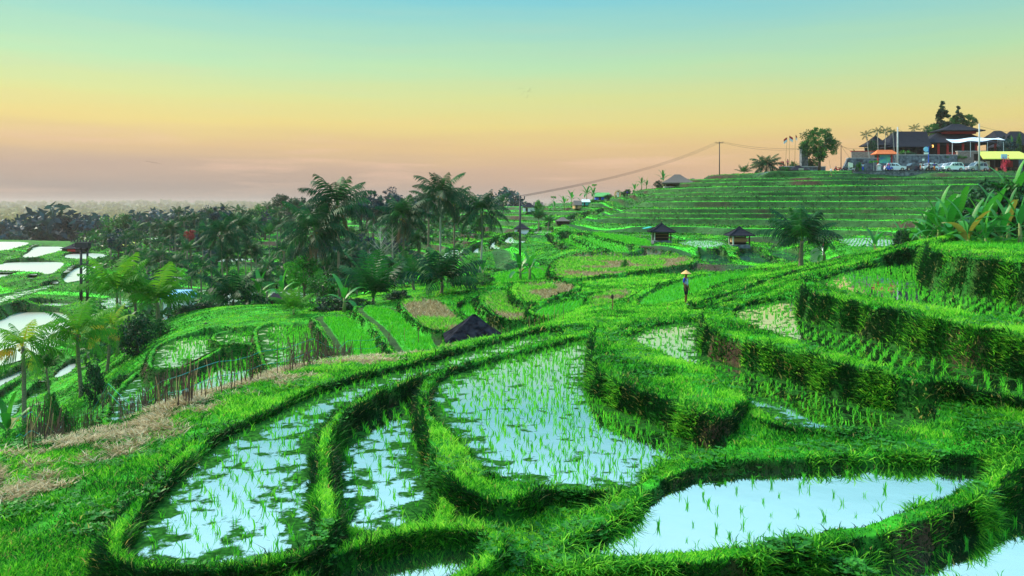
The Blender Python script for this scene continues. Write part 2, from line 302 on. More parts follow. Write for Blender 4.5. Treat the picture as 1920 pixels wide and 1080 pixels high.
# (name, type, level, bund height, crest width, algae, rice spacing, outline)
ST = [
 ('A','water',-4.6,.14,.42,0,0,[(1262,917),(1316,899),(1391,890),(1495,887),(1612,879),(1724,879),(1846,884),(1850,898),(1745,947),(1620,982),(1495,1011),(1370,1034),(1245,1042),(1120,1053),(1060,1064),(1085,1042),(1140,1022),(1190,985),(1228,952)]),
 ('A2','water',-4.85,.2,.3,0,0,[(600,1110),(680,1066),(770,1042),(850,1030),(885,1040),(880,1070),(830,1110),(740,1150),(640,1160)]),
 ('E','water',-4.85,.3,.3,0,0,[(1610,1120),(1690,1066),(1760,1032),(1850,994),(1935,956),(2050,925),(2150,1050),(2000,1150)]),
 ('C','water',-4.85,.12,.3,.3,.27,[(632,860),(628,815),(650,770),(700,748),(745,735),(790,735),(790,800),(785,860),(800,930),(806,990),(765,1003),(705,1005),(652,990),(632,950)]),
 ('D','water',-4.6,.12,.28,.3,.27,[(250,1040),(300,960),(370,870),(430,825),(500,790),(590,745),(680,715),(780,690),(900,655),(1000,628),(1045,621),(1052,633),(960,662),(860,689),(760,715),(680,747),(620,778),(588,812),(574,860),(566,920),(575,1000),(558,1040),(480,1060),(390,1068),(300,1060)]),
 ('B','water',-4.6,.08,.3,.22,.24,[(1112,634),(1050,650),(960,672),(880,695),(835,712),(818,735),(815,775),(850,815),(885,850),(905,885),(940,908),(1024,914),(1114,921),(1173,923),(1200,905),(1230,872),(1330,857),(1345,845),(1276,818),(1212,789),(1156,767),(1108,742),(1108,690),(1116,650)]),
 ('F','water',-4.4,.08,.45,.2,.28,[(1165,640),(1215,617),(1290,604),(1318,606),(1322,670),(1400,695),(1500,722),(1600,755),(1700,780),(1735,793),(1700,808),(1600,811),(1500,805),(1440,780),(1400,750),(1340,715),(1267,691),(1200,668)]),
 ('G','water',-3.85,.1,.4,.15,.29,[(1384,580),(1440,567),(1500,560),(1508,600),(1560,615),(1620,630),(1700,655),(1800,685),(1920,712),(2050,740),(2050,780),(1920,752),(1850,737),(1750,716),(1650,691),(1560,666),(1502,646),(1440,626),(1384,600)]),
 ('H','water',-3.1,.1,.4,.15,.30,[(1540,527),(1600,507),(1680,499),(1736,495),(1740,540),(1800,550),(1860,560),(1920,572),(2050,590),(2050,640),(1920,610),(1800,590),(1700,572),(1600,555),(1535,537)]),
 ('I','water',-2.0,.12,.4,.55,.24,[(1745,462),(1790,452),(1860,447),(1930,446),(2050,450),(2050,500),(1920,476),(1800,467)]),
 ('K','water',-4.45,.1,.3,.3,.3,[(1310,572),(1360,556),(1440,530),(1520,507),(1540,502),(1530,512),(1460,532),(1380,556),(1320,576)]),
 ('M1','water',-7.8,.10,.25,.2,.3,[(300,800),(335,715),(375,680),(430,663),(495,652),(508,665),(505,700),(480,790)]),
 ('M0','water',-8.0,.10,.25,.2,.3,[(217,800),(240,740),(282,697),(310,688),(314,700),(300,740),(270,800)]),
 ('M2b','water',-7.4,.10,.25,.2,.32,[(300,690),(308,655),(335,638),(375,631),(414,627),(417,643),(385,660),(335,690)]),
 ('M3','water',-7.2,.10,.25,.4,.3,[(420,625),(487,624),(487,643),(417,645)]),
 ('M4','water',-7.0,.10,.25,.4,.28,[(495,614),(545,611),(598,610),(640,645),(650,700),(560,720),(520,690),(503,645)]),
 ('M5','rice',-6.6,.10,.25,1,.28,[(600,596),(635,594),(667,599),(727,643),(740,700),(680,690),(640,650),(618,615)]),
 ('M6','rice',-6.25,.10,.25,1,.28,[(672,579),(700,577),(740,581),(812,632),(830,690),(770,680),(727,617)]),
 ('M7','straw',-5.95,.10,.25,1,0,[(762,568),(790,567),(813,568),(852,610),(840,625),(800,607)]),
 ('R1','straw',-5.4,.15,.5,1,0,[(1042,510),(1050,490),(1075,481),(1287,481),(1300,496),(1240,505),(1173,513),(1100,522),(1048,527)]),
 ('R2','straw',-5.5,.15,.5,1,0,[(970,545),(990,535),(1060,533),(1075,545),(1030,560),(990,575)]),
 ('R4','rice',-5.25,.15,.5,1,.4,[(1200,560),(1290,522),(1420,508),(1440,512),(1380,528),(1330,545),(1260,572),(1200,580)]),
 ('N1','straw',-5.95,.12,.35,1,0,[(905,560),(925,552),(955,556),(988,598),(960,606),(930,590)]),
 ('N2','rice',-5.6,.12,.35,1,.35,[(1000,582),(1060,568),(1100,560),(1112,573),(1060,592),(1015,599)]),
 ('N3','straw',-5.4,.12,.35,1,0,[(1110,562),(1160,546),(1182,552),(1150,570),(1118,580)]),
 ('N4','rice',-5.85,.12,.35,1,.4,[(900,520),(1000,502),(1033,500),(1038,526),(960,531),(905,537)]),
 ('N5','rice',-6.5,.12,.3,1,.35,[(858,578),(885,572),(905,590),(925,610),(900,606),(875,597)]),
 ('Q1','pond',-5.6,.25,.7,0,0,[(1310,475),(1347,474),(1372,498),(1328,500)]),
 ('Q2','pond',-5.6,.25,.7,0,0,[(1384,472),(1424,471),(1472,496),(1400,499)]),
 ('Q3','pond',-5.5,.25,.7,0,0,[(1438,471),(1490,472),(1500,491),(1480,495)]),
 ('Q4','water',-5.0,.2,.6,.5,.6,[(1268,451),(1356,451),(1362,459),(1350,465),(1280,467)]),
 ('Q5','water',-4.15,.2,.6,.4,.5,[(1570,447),(1640,445),(1685,452),(1680,464),(1600,466),(1580,458)]),
 ('Sa','rice',-5.4,.2,.8,1,.5,[(1038,449),(1066,448),(1138,475),(1098,477),(1074,464)]),
 ('Sb','rice',-5.0,.2,.8,1,.5,[(1078,444),(1100,443),(1180,468),(1180,475),(1152,476)]),
 ('Sc','rice',-4.6,.2,.8,1,.5,[(1099,438),(1130,437),(1215,448),(1225,462),(1205,464)]),
 ('Sd','water',-5.8,.2,.7,.6,.5,[(1012,454),(1033,453),(1070,476),(1056,480),(1040,466)]),
] + [(n_, 'water', z_, .12, .5, 0, r_, [(a_, HZ-z_*F/(Y_+4.5)), (b_, HZ-z_*F/(Y_+4.5)), (b_, HZ-z_*F/(Y_-4.5)), (a_-3, HZ-z_*F/(Y_-4.5))]) for n_, a_, b_, z_, Y_, r_ in
 (('P1', 1148, 1166, -.77, 165, 0), ('P2', 1124, 1139, -1.4, 160, 0), ('P3', 1097, 1118, -2.0, 155, .6), ('P4', 1074, 1091, -2.66, 150, 0), ('P5', 1052, 1069, -3.3, 145, .6), ('P6', 1031, 1049, -3.87, 141, .6))] + [
 ('P7','water',-4.3,.12,.5,.3,.6,[(1005,436),(1022,431),(1035,436),(1012,441)]),
 ('P8','water',-4.7,.12,.5,.3,.6,[(980,441),(998,437),(999,447),(985,444)]),
 ('P9','water',-5.1,.12,.6,0,.6,[(952,452),(960,445),(976,443),(977,456),(958,457)]),
 ('P10','water',-5.6,.12,.6,0,.6,[(925,464),(932,453),(948,451),(950,467),(930,468)]),
 ('P11','water',-6.1,.12,.6,0,.6,[(892,475),(902,466),(920,460),(916,476),(898,478)]),
 ('P12','water',-6.6,.12,.6,0,.6,[(836,484),(845,471),(888,467),(886,484),(850,488)]),
 ('L1','water',-10.3,.16,.7,0,0,[(-80,454),(0,453),(52,454),(47,459),(34,464),(0,472),(-80,476)]),
 ('L2','water',-11.0,.16,.7,0,0,[(64,462),(111,462),(124,467),(102,473),(67,483),(41,484),(55,474)]),
 ('L3','water',-11.5,.16,.7,0,0,[(137,474),(197,476),(197,483),(163,487),(113,484)]),
 ('L4','water',-11.8,.16,.7,0,0,[(-60,505),(0,498),(19,491),(117,491),(115,498),(107,505),(98,512),(86,516),(83,511),(0,508),(-60,510)]),
 ('L5','water',-12.6,.16,.7,0,0,[(129,511),(148,501),(179,497),(170,509),(142,533),(117,527)]),
 ('L6','water',-12.2,.16,.7,0,0,[(-50,512),(0,512),(35,514),(0,521),(-50,530)]),
 ('L6b','water',-12.3,.16,.7,0,0,[(50,521),(79,519),(60,526)]),
 ('L7','water',-13.0,.16,.7,.6,.6,[(-60,572),(0,557),(96,533),(118,533),(74,546),(0,570),(-60,590)]),
 ('L8','water',-13.8,.16,.7,.4,.6,[(60,569),(124,568),(140,574),(60,576)]),
 ('L9','water',-14.3,.16,.7,0,0,[(-120,590),(0,585),(112,585),(132,598),(118,640),(70,665),(0,690),(-100,700)]),
 ('L10','water',-14.7,.16,.7,0,0,[(-60,735),(0,713),(38,697),(84,675),(66,690),(20,716),(-40,745)]),
 ('L11','water',-14.6,.16,.7,0,0,[(104,700),(140,678),(143,690),(128,710),(104,714)]),
 ('L12','water',-15.1,.16,.7,.1,0,[(-40,775),(5,758),(43,757),(60,738),(79,724),(84,740),(75,755),(53,752),(33,763),(24,787),(5,804),(-40,825)]),
 ('L13','water',-13.6,.16,.7,.3,.6,[(190,560),(240,558),(250,575),(200,590)]),
 ('V1','water',-12.6,.16,.7,.1,0,[(398,550),(440,547),(487,549),(485,570),(430,576),(400,570)]),
 ('V2','water',-12.0,.16,.7,.3,.6,[(413,587),(450,583),(483,585),(480,592),(415,594)]),
 ('V3','water',-12.4,.16,.7,.1,0,[(372,545),(390,541),(396,552),(380,556)]),
 ('V4','water',-11.0,.16,.7,.1,0,[(606,524),(640,520),(646,535),(612,538)]),
 ('V5','water',-9.2,.16,.7,.1,0,[(283,446),(338,446),(340,449.5),(285,450)]),
 ('V6','water',-10.5,.16,.7,.1,0,[(700,498),(735,495),(740,505),(705,508)]),
 ('V7','water',-11.3,.16,.7,.2,0,[(500,548),(560,545),(590,556),(520,562)]),
 ('V8','water',-9.0,.16,.7,.1,0,[(560,463),(640,461),(650,466),(565,469)]),
 ('V9','water',-10.0,.16,.7,.1,0,[(395,487),(470,484),(480,490),(400,493)]),
 ('V10','water',-8.0,.16,.7,.1,0,[(420,428),(500,427),(505,430),(425,431.5)]),
 ('V11','water',-11.9,.16,.7,.1,0,[(300,520),(345,517),(352,526),(305,530)]),
]

# crests of the thick banks: (height, lower pool, its edge along the foot, upper pool, its near edge)
LANDS = [
 ('LF',-4.08,-4.6,[(1112,650),(1108,742),(1156,767),(1212,789),(1276,818),(1330,848),(1365,838)],-4.4,[(1400,775),(1385,752),(1340,715),(1267,691),(1200,668),(1165,640),(1140,625)]),
 ('LG',-3.72,-4.4,[(1318,612),(1322,670),(1400,695),(1500,722),(1600,755),(1700,780),(1760,792)],-3.85,[(1850,737),(1750,716),(1650,691),(1560,666),(1502,646),(1440,626),(1384,600),(1360,585)]),
 ('LH',-2.98,-3.85,[(1506,570),(1508,600),(1560,615),(1620,630),(1700,655),(1800,685),(1920,712),(2050,745)],-3.1,[(2050,640),(1920,610),(1800,590),(1700,572),(1600,555),(1535,537)]),
 ('LI',-1.86,-3.1,[(1736,497),(1740,540),(1800,550),(1860,560),(1920,572),(2050,592)],-2.0,[(2050,500),(1920,476),(1800,467),(1745,462)]),
 ('LB',-4.45,-4.85,[(790,735),(766,780),(764,850),(778,900),(800,950),(850,985),(930,985),(985,970)],-4.6,[(1000,914),(940,908),(905,885),(885,850),(850,815),(815,775),(818,735),(835,715)]),
]

for s_ in ST:
    px_ = [p[0] for p in s_[-1]]; py_ = [p[1] for p in s_[-1]]; xm, ym = sum(px_)/len(px_), sum(py_)/len(py_)
    ys_ = sorted(-s_[2]*F/(q-HZ) for q in py_); BP.append((xm, .5*(ys_[0]+ys_[-1]), s_[2]+.12))
A_ = 2.4
bp = np.array(BP, float); bs = (bp[:,0]-960)/F*A_; bl = np.log(bp[:,1])*1.6; bz = bp[:,2]
def tps(r2): return np.where(r2 > 1e-12, .5*r2*np.log(r2+1e-20), 0)
K = tps((bs[:,None]-bs)**2+(bl[:,None]-bl)**2)+np.eye(len(bp))*.01
P_ = np.c_[np.ones(len(bp)), bs, bl]
S_ = np.block([[K, P_], [P_.T, np.zeros((3, 3))]])
wt = np.linalg.solve(S_, np.r_[bz, 0, 0, 0])
cs = np.linspace(-1.0, 1.0, 141); cl = np.linspace(np.log(5.5), np.log(5200), 260)
CS, CL = np.meshgrid(cs*A_, cl*1.6)
H0 = np.zeros(CS.shape)
for i in range(len(bp)): H0 += wt[i]*tps((CS-bs[i])**2+(CL-bl[i])**2)
H0 += wt[-3]+wt[-2]*CS+wt[-1]*CL
def geom(a, b, k):
    n = int(math.log(b/a)/k); return np.exp(np.linspace(math.log(a), math.log(b), n, endpoint=False))
Ys = np.concatenate([geom(6, 9.5, .01), geom(9.5, 66, .0045), geom(66, 105, .006), geom(105, 120, .0021), geom(120, 168, .0011), geom(168, 192, .0021), geom(192, 330, .008), geom(330, 5000, .03), [5000.]])
Ss = np.concatenate([np.linspace(-.98, -.70, 24, endpoint=False), np.linspace(-.70, .70, 1160), np.linspace(.70, .98, 25)[1:]])
nr, nc = len(Ys), len(Ss)
SS_, YY = np.meshgrid(Ss, Ys); XX = SS_*YY
def bil(G, gs, gl, s, l):
    i = np.clip((s-gs[0])/(gs[1]-gs[0]), 0, len(gs)-1.001); j = np.clip((l-gl[0])/(gl[1]-gl[0]), 0, len(gl)-1.001)
    i0 = i.astype(int); j0 = j.astype(int); fi = i-i0; fj = j-j0
    return (G[j0, i0]*(1-fi)+G[j0, i0+1]*fi)*(1-fj)+(G[j0+1, i0]*(1-fi)+G[j0+1, i0+1]*fi)*fj
H = bil(H0, cs, cl, SS_, np.log(YY))
near = 1-ss((YY-45)/20)
H += (fbm(XX/1.6, YY/1.6, 3)-.5)*.22*near
# contour terraces on all the cultivated slopes beyond the near ridge
far = ss((YY-60)/14)*(1-ss((YY-290)/40))*ss((SS_+.50)/.06)
Hn = H+far*((fbm(XX/30, YY/26, 11, 3)-.5)*(1.3+2.2*ss((SS_-.14)/.08)*ss((YY-118)/10)))
flatmask = ss((7.0-np.abs(0))/1)
hill = ss((SS_-.03)/.12)
dz = .98
tq = (Hn+0.37)/dz; tq = tq+.16*np.sin(tq*1.9+3*fbm(XX/30, YY/30, 12, 2))*ss((SS_-.03)/.1); fl = np.floor(tq); fr = tq-fl
riser = 1-.22*ss(1.0)
st = ss((fr-.76)/.2)
lip = (np.exp(-((fr-.985)/.035)**2)+(fr < .09))*.08
Hq = H+0; tz_ = fl+st; tt_ = np.linspace(-60, 60, 12001)
Hq = Hn+(fl+st-tq)*dz
H = H*(1-far)+Hq*far
kind = np.zeros(H.shape, np.float32)          # 0 grass, 1 straw/dry, 2 earth, 3 paddy bed, 4 far riser
riserm = (ss((fr-.70)/.06)*(1-ss((fr-.93)/.04))*(far > .5)).astype(np.float32)
# carparks and road on the hill are flat
road = ss((SS_-.30)/.03)*ss((YY-159.5)/.8)*(1-ss((YY-177)/2))
H = H*(1-road)+6.95*road
pad = ss((SS_-.455)/.02)*ss((YY-177)/1.0)*(1-ss((YY-212)/10))
H = H*(1-pad)+10.9*pad

def W(px, py, z): Y = -z*F/(py-HZ) if py != HZ else 1e4; return ((px-960)/F*Y, Y)
def chaikin(P, n=2):
    P = np.array(P, float)
    for _ in range(n):
        Q = np.roll(P, -1, 0); P = np.stack([P*.75+Q*.25, P*.25+Q*.75], 1).reshape(-1, 2)
    return P
def sdist(P, x, y):
    d2 = np.full(x.shape, 1e9); ins = np.zeros(x.shape, bool); n = len(P)
    for i in range(n):
        ax, ay = P[i]; bx, by = P[(i+1) % n]; ex, ey = bx-ax, by-ay; L = ex*ex+ey*ey+1e-12
        t = np.clip(((x-ax)*ex+(y-ay)*ey)/L, 0, 1); dx = x-ax-t*ex; dy = y-ay-t*ey
        d2 = np.minimum(d2, dx*dx+dy*dy)
        if ay != by:
            c = ((ay > y) != (by > y)) & (x < ex*(y-ay)/(by-ay)+ax); ins ^= c
    d = np.sqrt(d2); return np.where(ins, -d, d)
polys = {}
def key(s): return s[2]+(.32 if s[1] != 'land' else 0)
bedm = np.zeros(H.shape, np.float32); strawm = np.zeros(H.shape, np.float32)
def landpoly(L):
    A = []
    for x, y in L[3]:
        X, Y = W(x, y, L[2]); r = math.hypot(X, Y); A.append((X+.32, Y) if L[0] == 'LB' else (X*(1+.22/r), Y*(1+.22/r)))
    for x, y in L[5]:
        X, Y = W(x, y, L[4]); r = math.hypot(X, Y); A.append((X*(1-.05/r), Y*(1-.05/r)))
    return A
LP = {L[0]: landpoly(L) for L in LANDS}
for s in sorted(ST+[(L[0], 'land', L[1], 0, 0, 0, 0, []) for L in LANDS], key=key):
    nm, ty, z, bh, cw, alg, sp, pts = s
    P = chaikin(LP[nm] if ty == 'land' else [W(x, y, z) for x, y in pts], 2); polys[nm] = P
    far_ = P[:,1].mean() > 75
    drop = 4.0; slope = (4.5 if nm == 'A' else 2.6) if not far_ else 1.6
    mg = cw+drop/slope+(4 if far_ else 0)
    x0, y0 = P.min(0)-mg; x1, y1 = P.max(0)+mg
    r0, r1 = np.searchsorted(Ys, [max(y0, 6), y1]); r1 = min(r1+1, nr); r0 = max(r0-1, 0)
    sl_ = [x0/max(y0, 5), x0/y1, x1/max(y0, 5), x1/y1]; c0, c1 = np.searchsorted(Ss, [min(sl_), max(sl_)]); c1 = min(c1+1, nc)
    if c1 <= c0: continue
    X = XX[r0:r1, c0:c1]; Yy = YY[r0:r1, c0:c1]; h = H[r0:r1, c0:c1]
    d = sdist(P, X, Yy)
    sc_ = 1.0 if not far_ else 3.0
    d = d+((fbm(X/.55/sc_, Yy/.55/sc_, 5, 3)-.5)*.30+(fbm(X/2.2, Yy/2.2, 6, 2)-.5)*.2)*sc_*(.6 if ty != 'pond' else .3)
    if ty != 'land': d = d-(.40 if nm[0] == 'M' else (.12 if not far_ else (.8 if nm[0] == 'P' else .35)))
    rise = .10 if not far_ else .35
    if ty == 'land':
        cap = z-np.maximum(d, 0)*3.6*(.8+.5*fbm(X/.8, Yy/.8, 9, 2)); cap += (fbm(X/.35, Yy/.35, 8, 3)-.5)*.16*(d > -.3)
        bedm[r0:r1, c0:c1][cap > h+.02] = 0; H[r0:r1, c0:c1] = np.maximum(h, cap); continue
    prof = z+bh*ss(d/rise)*(.75+.5*fbm(X/.7/sc_, Yy/.7/sc_, 4, 2))
    prof = prof-np.maximum(d-cw, 0)*slope*(.7+.6*fbm(X/.9/sc_, Yy/.9/sc_, 9, 2))
    lim = z+bh*1.1*ss(d/rise)+np.maximum(d-rise, 0)*((.55 if nm == 'A' else 3.0) if not far_ else 1.5)
    hb = bedm[r0:r1, c0:c1] > .5
    if far_:
        bl_ = ss((d-.3)/6); h = np.where(hb, h, (z+bh)*(1-bl_)+h*bl_)
    newh = np.where(hb, np.maximum(h, prof), np.maximum(np.minimum(h, lim), prof))
    bed = z-.07-.05*np.clip(-d/.5, 0, 1) if ty in ('water', 'pond') else z+.02+(fbm(X/.4, Yy/.4, 2, 2)-.5)*.05
    inside = d < 0
    covered = hb & (newh > h+.02); bedm[r0:r1, c0:c1][covered] = 0; strawm[r0:r1, c0:c1][covered] = 0
    H[r0:r1, c0:c1] = np.where(inside, bed, newh)
    bedm[r0:r1, c0:c1] = np.where(inside, 1, bedm[r0:r1, c0:c1])
    if ty == 'straw': strawm[r0:r1, c0:c1] = np.where(inside, 1, strawm[r0:r1, c0:c1])
    riserm[r0:r1, c0:c1] = np.where(d < cw*1.2, 0, riserm[r0:r1, c0:c1])
# ---- lookups
def ground(x, y):
    x = np.asarray(x, float); y = np.asarray(y, float)
    j = np.clip(np.interp(y, Ys, np.arange(nr)), 0, nr-1.001); i = np.clip(np.interp(x/y, Ss, np.arange(nc)), 0, nc-1.001)
    j0 = j.astype(int); i0 = i.astype(int); fj = j-j0; fi = i-i0
    return (H[j0, i0]*(1-fi)+H[j0, i0+1]*fi)*(1-fj)+(H[j0+1, i0]*(1-fi)+H[j0+1, i0+1]*fi)*fj
def gz(x, y): return float(ground(np.array([x]), np.array([y]))[0])
# slopes
dHy = np.gradient(H, axis=0)/np.gradient(YY, axis=0); dHx = np.gradient(H, axis=1)/np.maximum(np.gradient(XX, axis=1), 1e-6)
slope_ = np.sqrt(dHy**2+dHx**2)
# straw and dead grass on the walked ridge
def pathdist(pts, X, Y):
    d2 = np.full(X.shape, 1e9)
    for (ax, ay), (bx, by) in zip(pts[:-1], pts[1:]):
        ex, ey = bx-ax, by-ay; t = np.clip(((X-ax)*ex+(Y-ay)*ey)/(ex*ex+ey*ey), 0, 1); d2 = np.minimum(d2, (X-ax-t*ex)**2+(Y-ay-t*ey)**2)
    return np.sqrt(d2)
pathpts = [W(-60, 930, -4.9), W(60, 875, -4.9), W(230, 815, -4.95), W(420, 752, -4.95), W(560, 708, -4.95), W(640, 690, -4.95), W(760, 652, -4.95)]
pd = pathdist(pathpts, XX, YY)
pw = .95
sn = .3*fbm(XX/.3, YY/.3, 21, 3)+.7*fbm(XX/1.1, YY/.9, 22, 3)
pathm = np.clip((sn-.565+.10*ss((.9-pd)/.9))*9, 0, 1)*ss((2.0-pd)/.7)*.95
pd2 = pathdist([W(-80, 925, -4.8), W(30, 905, -4.8), W(130, 868, -4.85), W(230, 838, -4.85)], XX, YY)
pathm = np.maximum(pathm, np.clip((sn-.475)*7, 0, 1)*ss((1.25-pd2)/.5)*.9)*(YY < 34)
strawm = np.maximum(strawm, pathm)
patch = ((fbm(XX/.8, YY/.8, 33, 3) > .75) & (YY < 40) & (bedm < .5)).astype(np.float32)*0
strawm = np.maximum(strawm, patch)
n1 = fbm(XX/.22, YY/.22, 41, 3)[..., None]; n2 = fbm(XX/1.9, YY/1.9, 42, 3)[..., None]; n3 = fbm(XX/12, YY/12, 43, 3)[..., None]
def C(*a): return np.array(a, float)
grass = C(.010,.13,.008)*(1-n1)+C(.04,.36,.012)*n1; grass = grass*(.6+.8*n2)
earth = C(.016,.010,.007)*(1-n1)+C(.085,.050,.028)*n1
strawc = C(.14,.11,.06)*(1-n1)+C(.58,.54,.45)*n1
bedc = C(.012,.03,.008)*(1-n2)+C(.03,.10,.012)*n2
col = grass.copy()
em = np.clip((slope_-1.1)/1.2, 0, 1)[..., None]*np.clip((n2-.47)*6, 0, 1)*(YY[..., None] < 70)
shadeg = C(.006,.05,.006)*(1-n1)+C(.02,.16,.01)*n1  # darker green for steep faces: bank shade put into the ground colour
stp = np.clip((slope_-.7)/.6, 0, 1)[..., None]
col = col*(1-stp)+shadeg*stp
col = col*(1-em)+earth*em
# far risers: darker green with patches of bare earth, lips bright
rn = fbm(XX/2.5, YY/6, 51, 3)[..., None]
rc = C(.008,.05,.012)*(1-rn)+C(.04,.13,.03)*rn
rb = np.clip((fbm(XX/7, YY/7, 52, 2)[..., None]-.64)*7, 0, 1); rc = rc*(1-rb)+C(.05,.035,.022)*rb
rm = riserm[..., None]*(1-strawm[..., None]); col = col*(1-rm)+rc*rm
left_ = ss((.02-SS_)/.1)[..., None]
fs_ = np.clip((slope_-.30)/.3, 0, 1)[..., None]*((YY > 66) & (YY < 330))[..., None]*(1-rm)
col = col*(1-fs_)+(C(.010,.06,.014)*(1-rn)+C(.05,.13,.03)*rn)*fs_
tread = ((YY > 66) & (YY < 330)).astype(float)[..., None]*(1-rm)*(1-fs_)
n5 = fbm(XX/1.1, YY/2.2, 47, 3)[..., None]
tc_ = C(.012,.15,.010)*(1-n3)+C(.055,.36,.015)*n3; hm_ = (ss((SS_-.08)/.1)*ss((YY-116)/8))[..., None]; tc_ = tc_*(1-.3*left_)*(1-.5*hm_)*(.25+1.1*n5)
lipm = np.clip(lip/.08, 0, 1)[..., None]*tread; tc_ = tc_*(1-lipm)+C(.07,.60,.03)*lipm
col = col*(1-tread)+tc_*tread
bm_ = (bedm*(1-strawm))[..., None]
ricebed = bm_*1.0
col = col*(1-bm_)+bedc*bm_
smk = strawm[..., None]*np.where(bedm[..., None] > .5, np.where(n2 > .5, .95, .6), .9); col = col*(1-smk)+strawc*smk
rdm = (road*(YY > 160.4))[..., None]; col = col*(1-rdm)+C(.07,.09,.11)*rdm
fr_ = ss((YY-330)/120)[..., None]; col = col*(1-fr_)+(C(.02,.06,.03)*(1-n3)+C(.10,.12,.04)*n3)*fr_
for nm_ in ('M5', 'M6', 'R4', 'Sa', 'Sb', 'Sc', 'N2', 'N4', 'N5'):
    P = polys[nm_]; x0, y0 = P.min(0); x1, y1 = P.max(0)
    r0, r1 = np.searchsorted(Ys, [y0, y1]); sl2 = XX[r0:r1]; m_ = (sdist(P, sl2, YY[r0:r1]) < 0)[..., None]
    col[r0:r1] = np.where(m_, C(.03,.28,.012)*(.6+.8*n1[r0:r1]), col[r0:r1])
gm = bpy.data.materials.new('ground'); gm.use_nodes = True; t = gm.node_tree; b = t.nodes['Principled BSDF']
at = N(t, 'ShaderNodeVertexColor', layer_name='Col')
tcg = N(t, 'ShaderNodeTexCoord'); ng = N(t, 'ShaderNodeTexNoise'); ng.inputs['Scale'].default_value = 9; ng.inputs['Detail'].default_value = 6; ng.inputs['Roughness'].default_value = .75
t.links.new(tcg.outputs['Object'], ng.inputs['Vector'])
mg_ = N(t, 'ShaderNodeMapRange'); mg_.inputs['From Min'].default_value = .36; mg_.inputs['From Max'].default_value = .64; mg_.inputs['To Min'].default_value = .45; mg_.inputs['To Max'].default_value = 1.7
ng2 = N(t, 'ShaderNodeTexNoise'); ng2.inputs['Scale'].default_value = 1.3; ng2.inputs['Detail'].default_value = 5; t.links.new(tcg.outputs['Object'], ng2.inputs['Vector'])
mxn = N(t, 'ShaderNodeMixRGB'); mxn.inputs[0].default_value = .45
t.links.new(ng.outputs[0], mxn.inputs[1]); t.links.new(ng2.outputs[0], mxn.inputs[2]); t.links.new(mxn.outputs[0], mg_.inputs[0])
mm = N(t, 'ShaderNodeMixRGB', blend_type='MULTIPLY'); mm.inputs[0].default_value = 1; t.links.new(at.outputs[0], mm.inputs[1]); t.links.new(mg_.outputs[0], mm.inputs[2])
t.links.new(mm.outputs[0], b.inputs['Base Color']); b.inputs['Roughness'].default_value = .9; b.inputs['Specular IOR Level'].default_value = .15
bpn = N(t, 'ShaderNodeBump'); bpn.inputs['Strength'].default_value = .7; bpn.inputs['Distance'].default_value = .08; t.links.new(ng.outputs[0], bpn.inputs['Height']); t.links.new(bpn.outputs[0], b.inputs['Normal'])
ii = np.arange(nr*nc).reshape(nr, nc)
FQ = np.stack([ii[:-1, :-1], ii[:-1, 1:], ii[1:, 1:], ii[1:, :-1]], -1).reshape(-1, 4)
V = np.stack([XX, YY, H], -1).reshape(-1, 3)
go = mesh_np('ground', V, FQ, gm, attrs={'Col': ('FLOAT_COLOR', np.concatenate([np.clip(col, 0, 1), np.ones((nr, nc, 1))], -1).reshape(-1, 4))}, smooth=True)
tag(go, kind='structure')

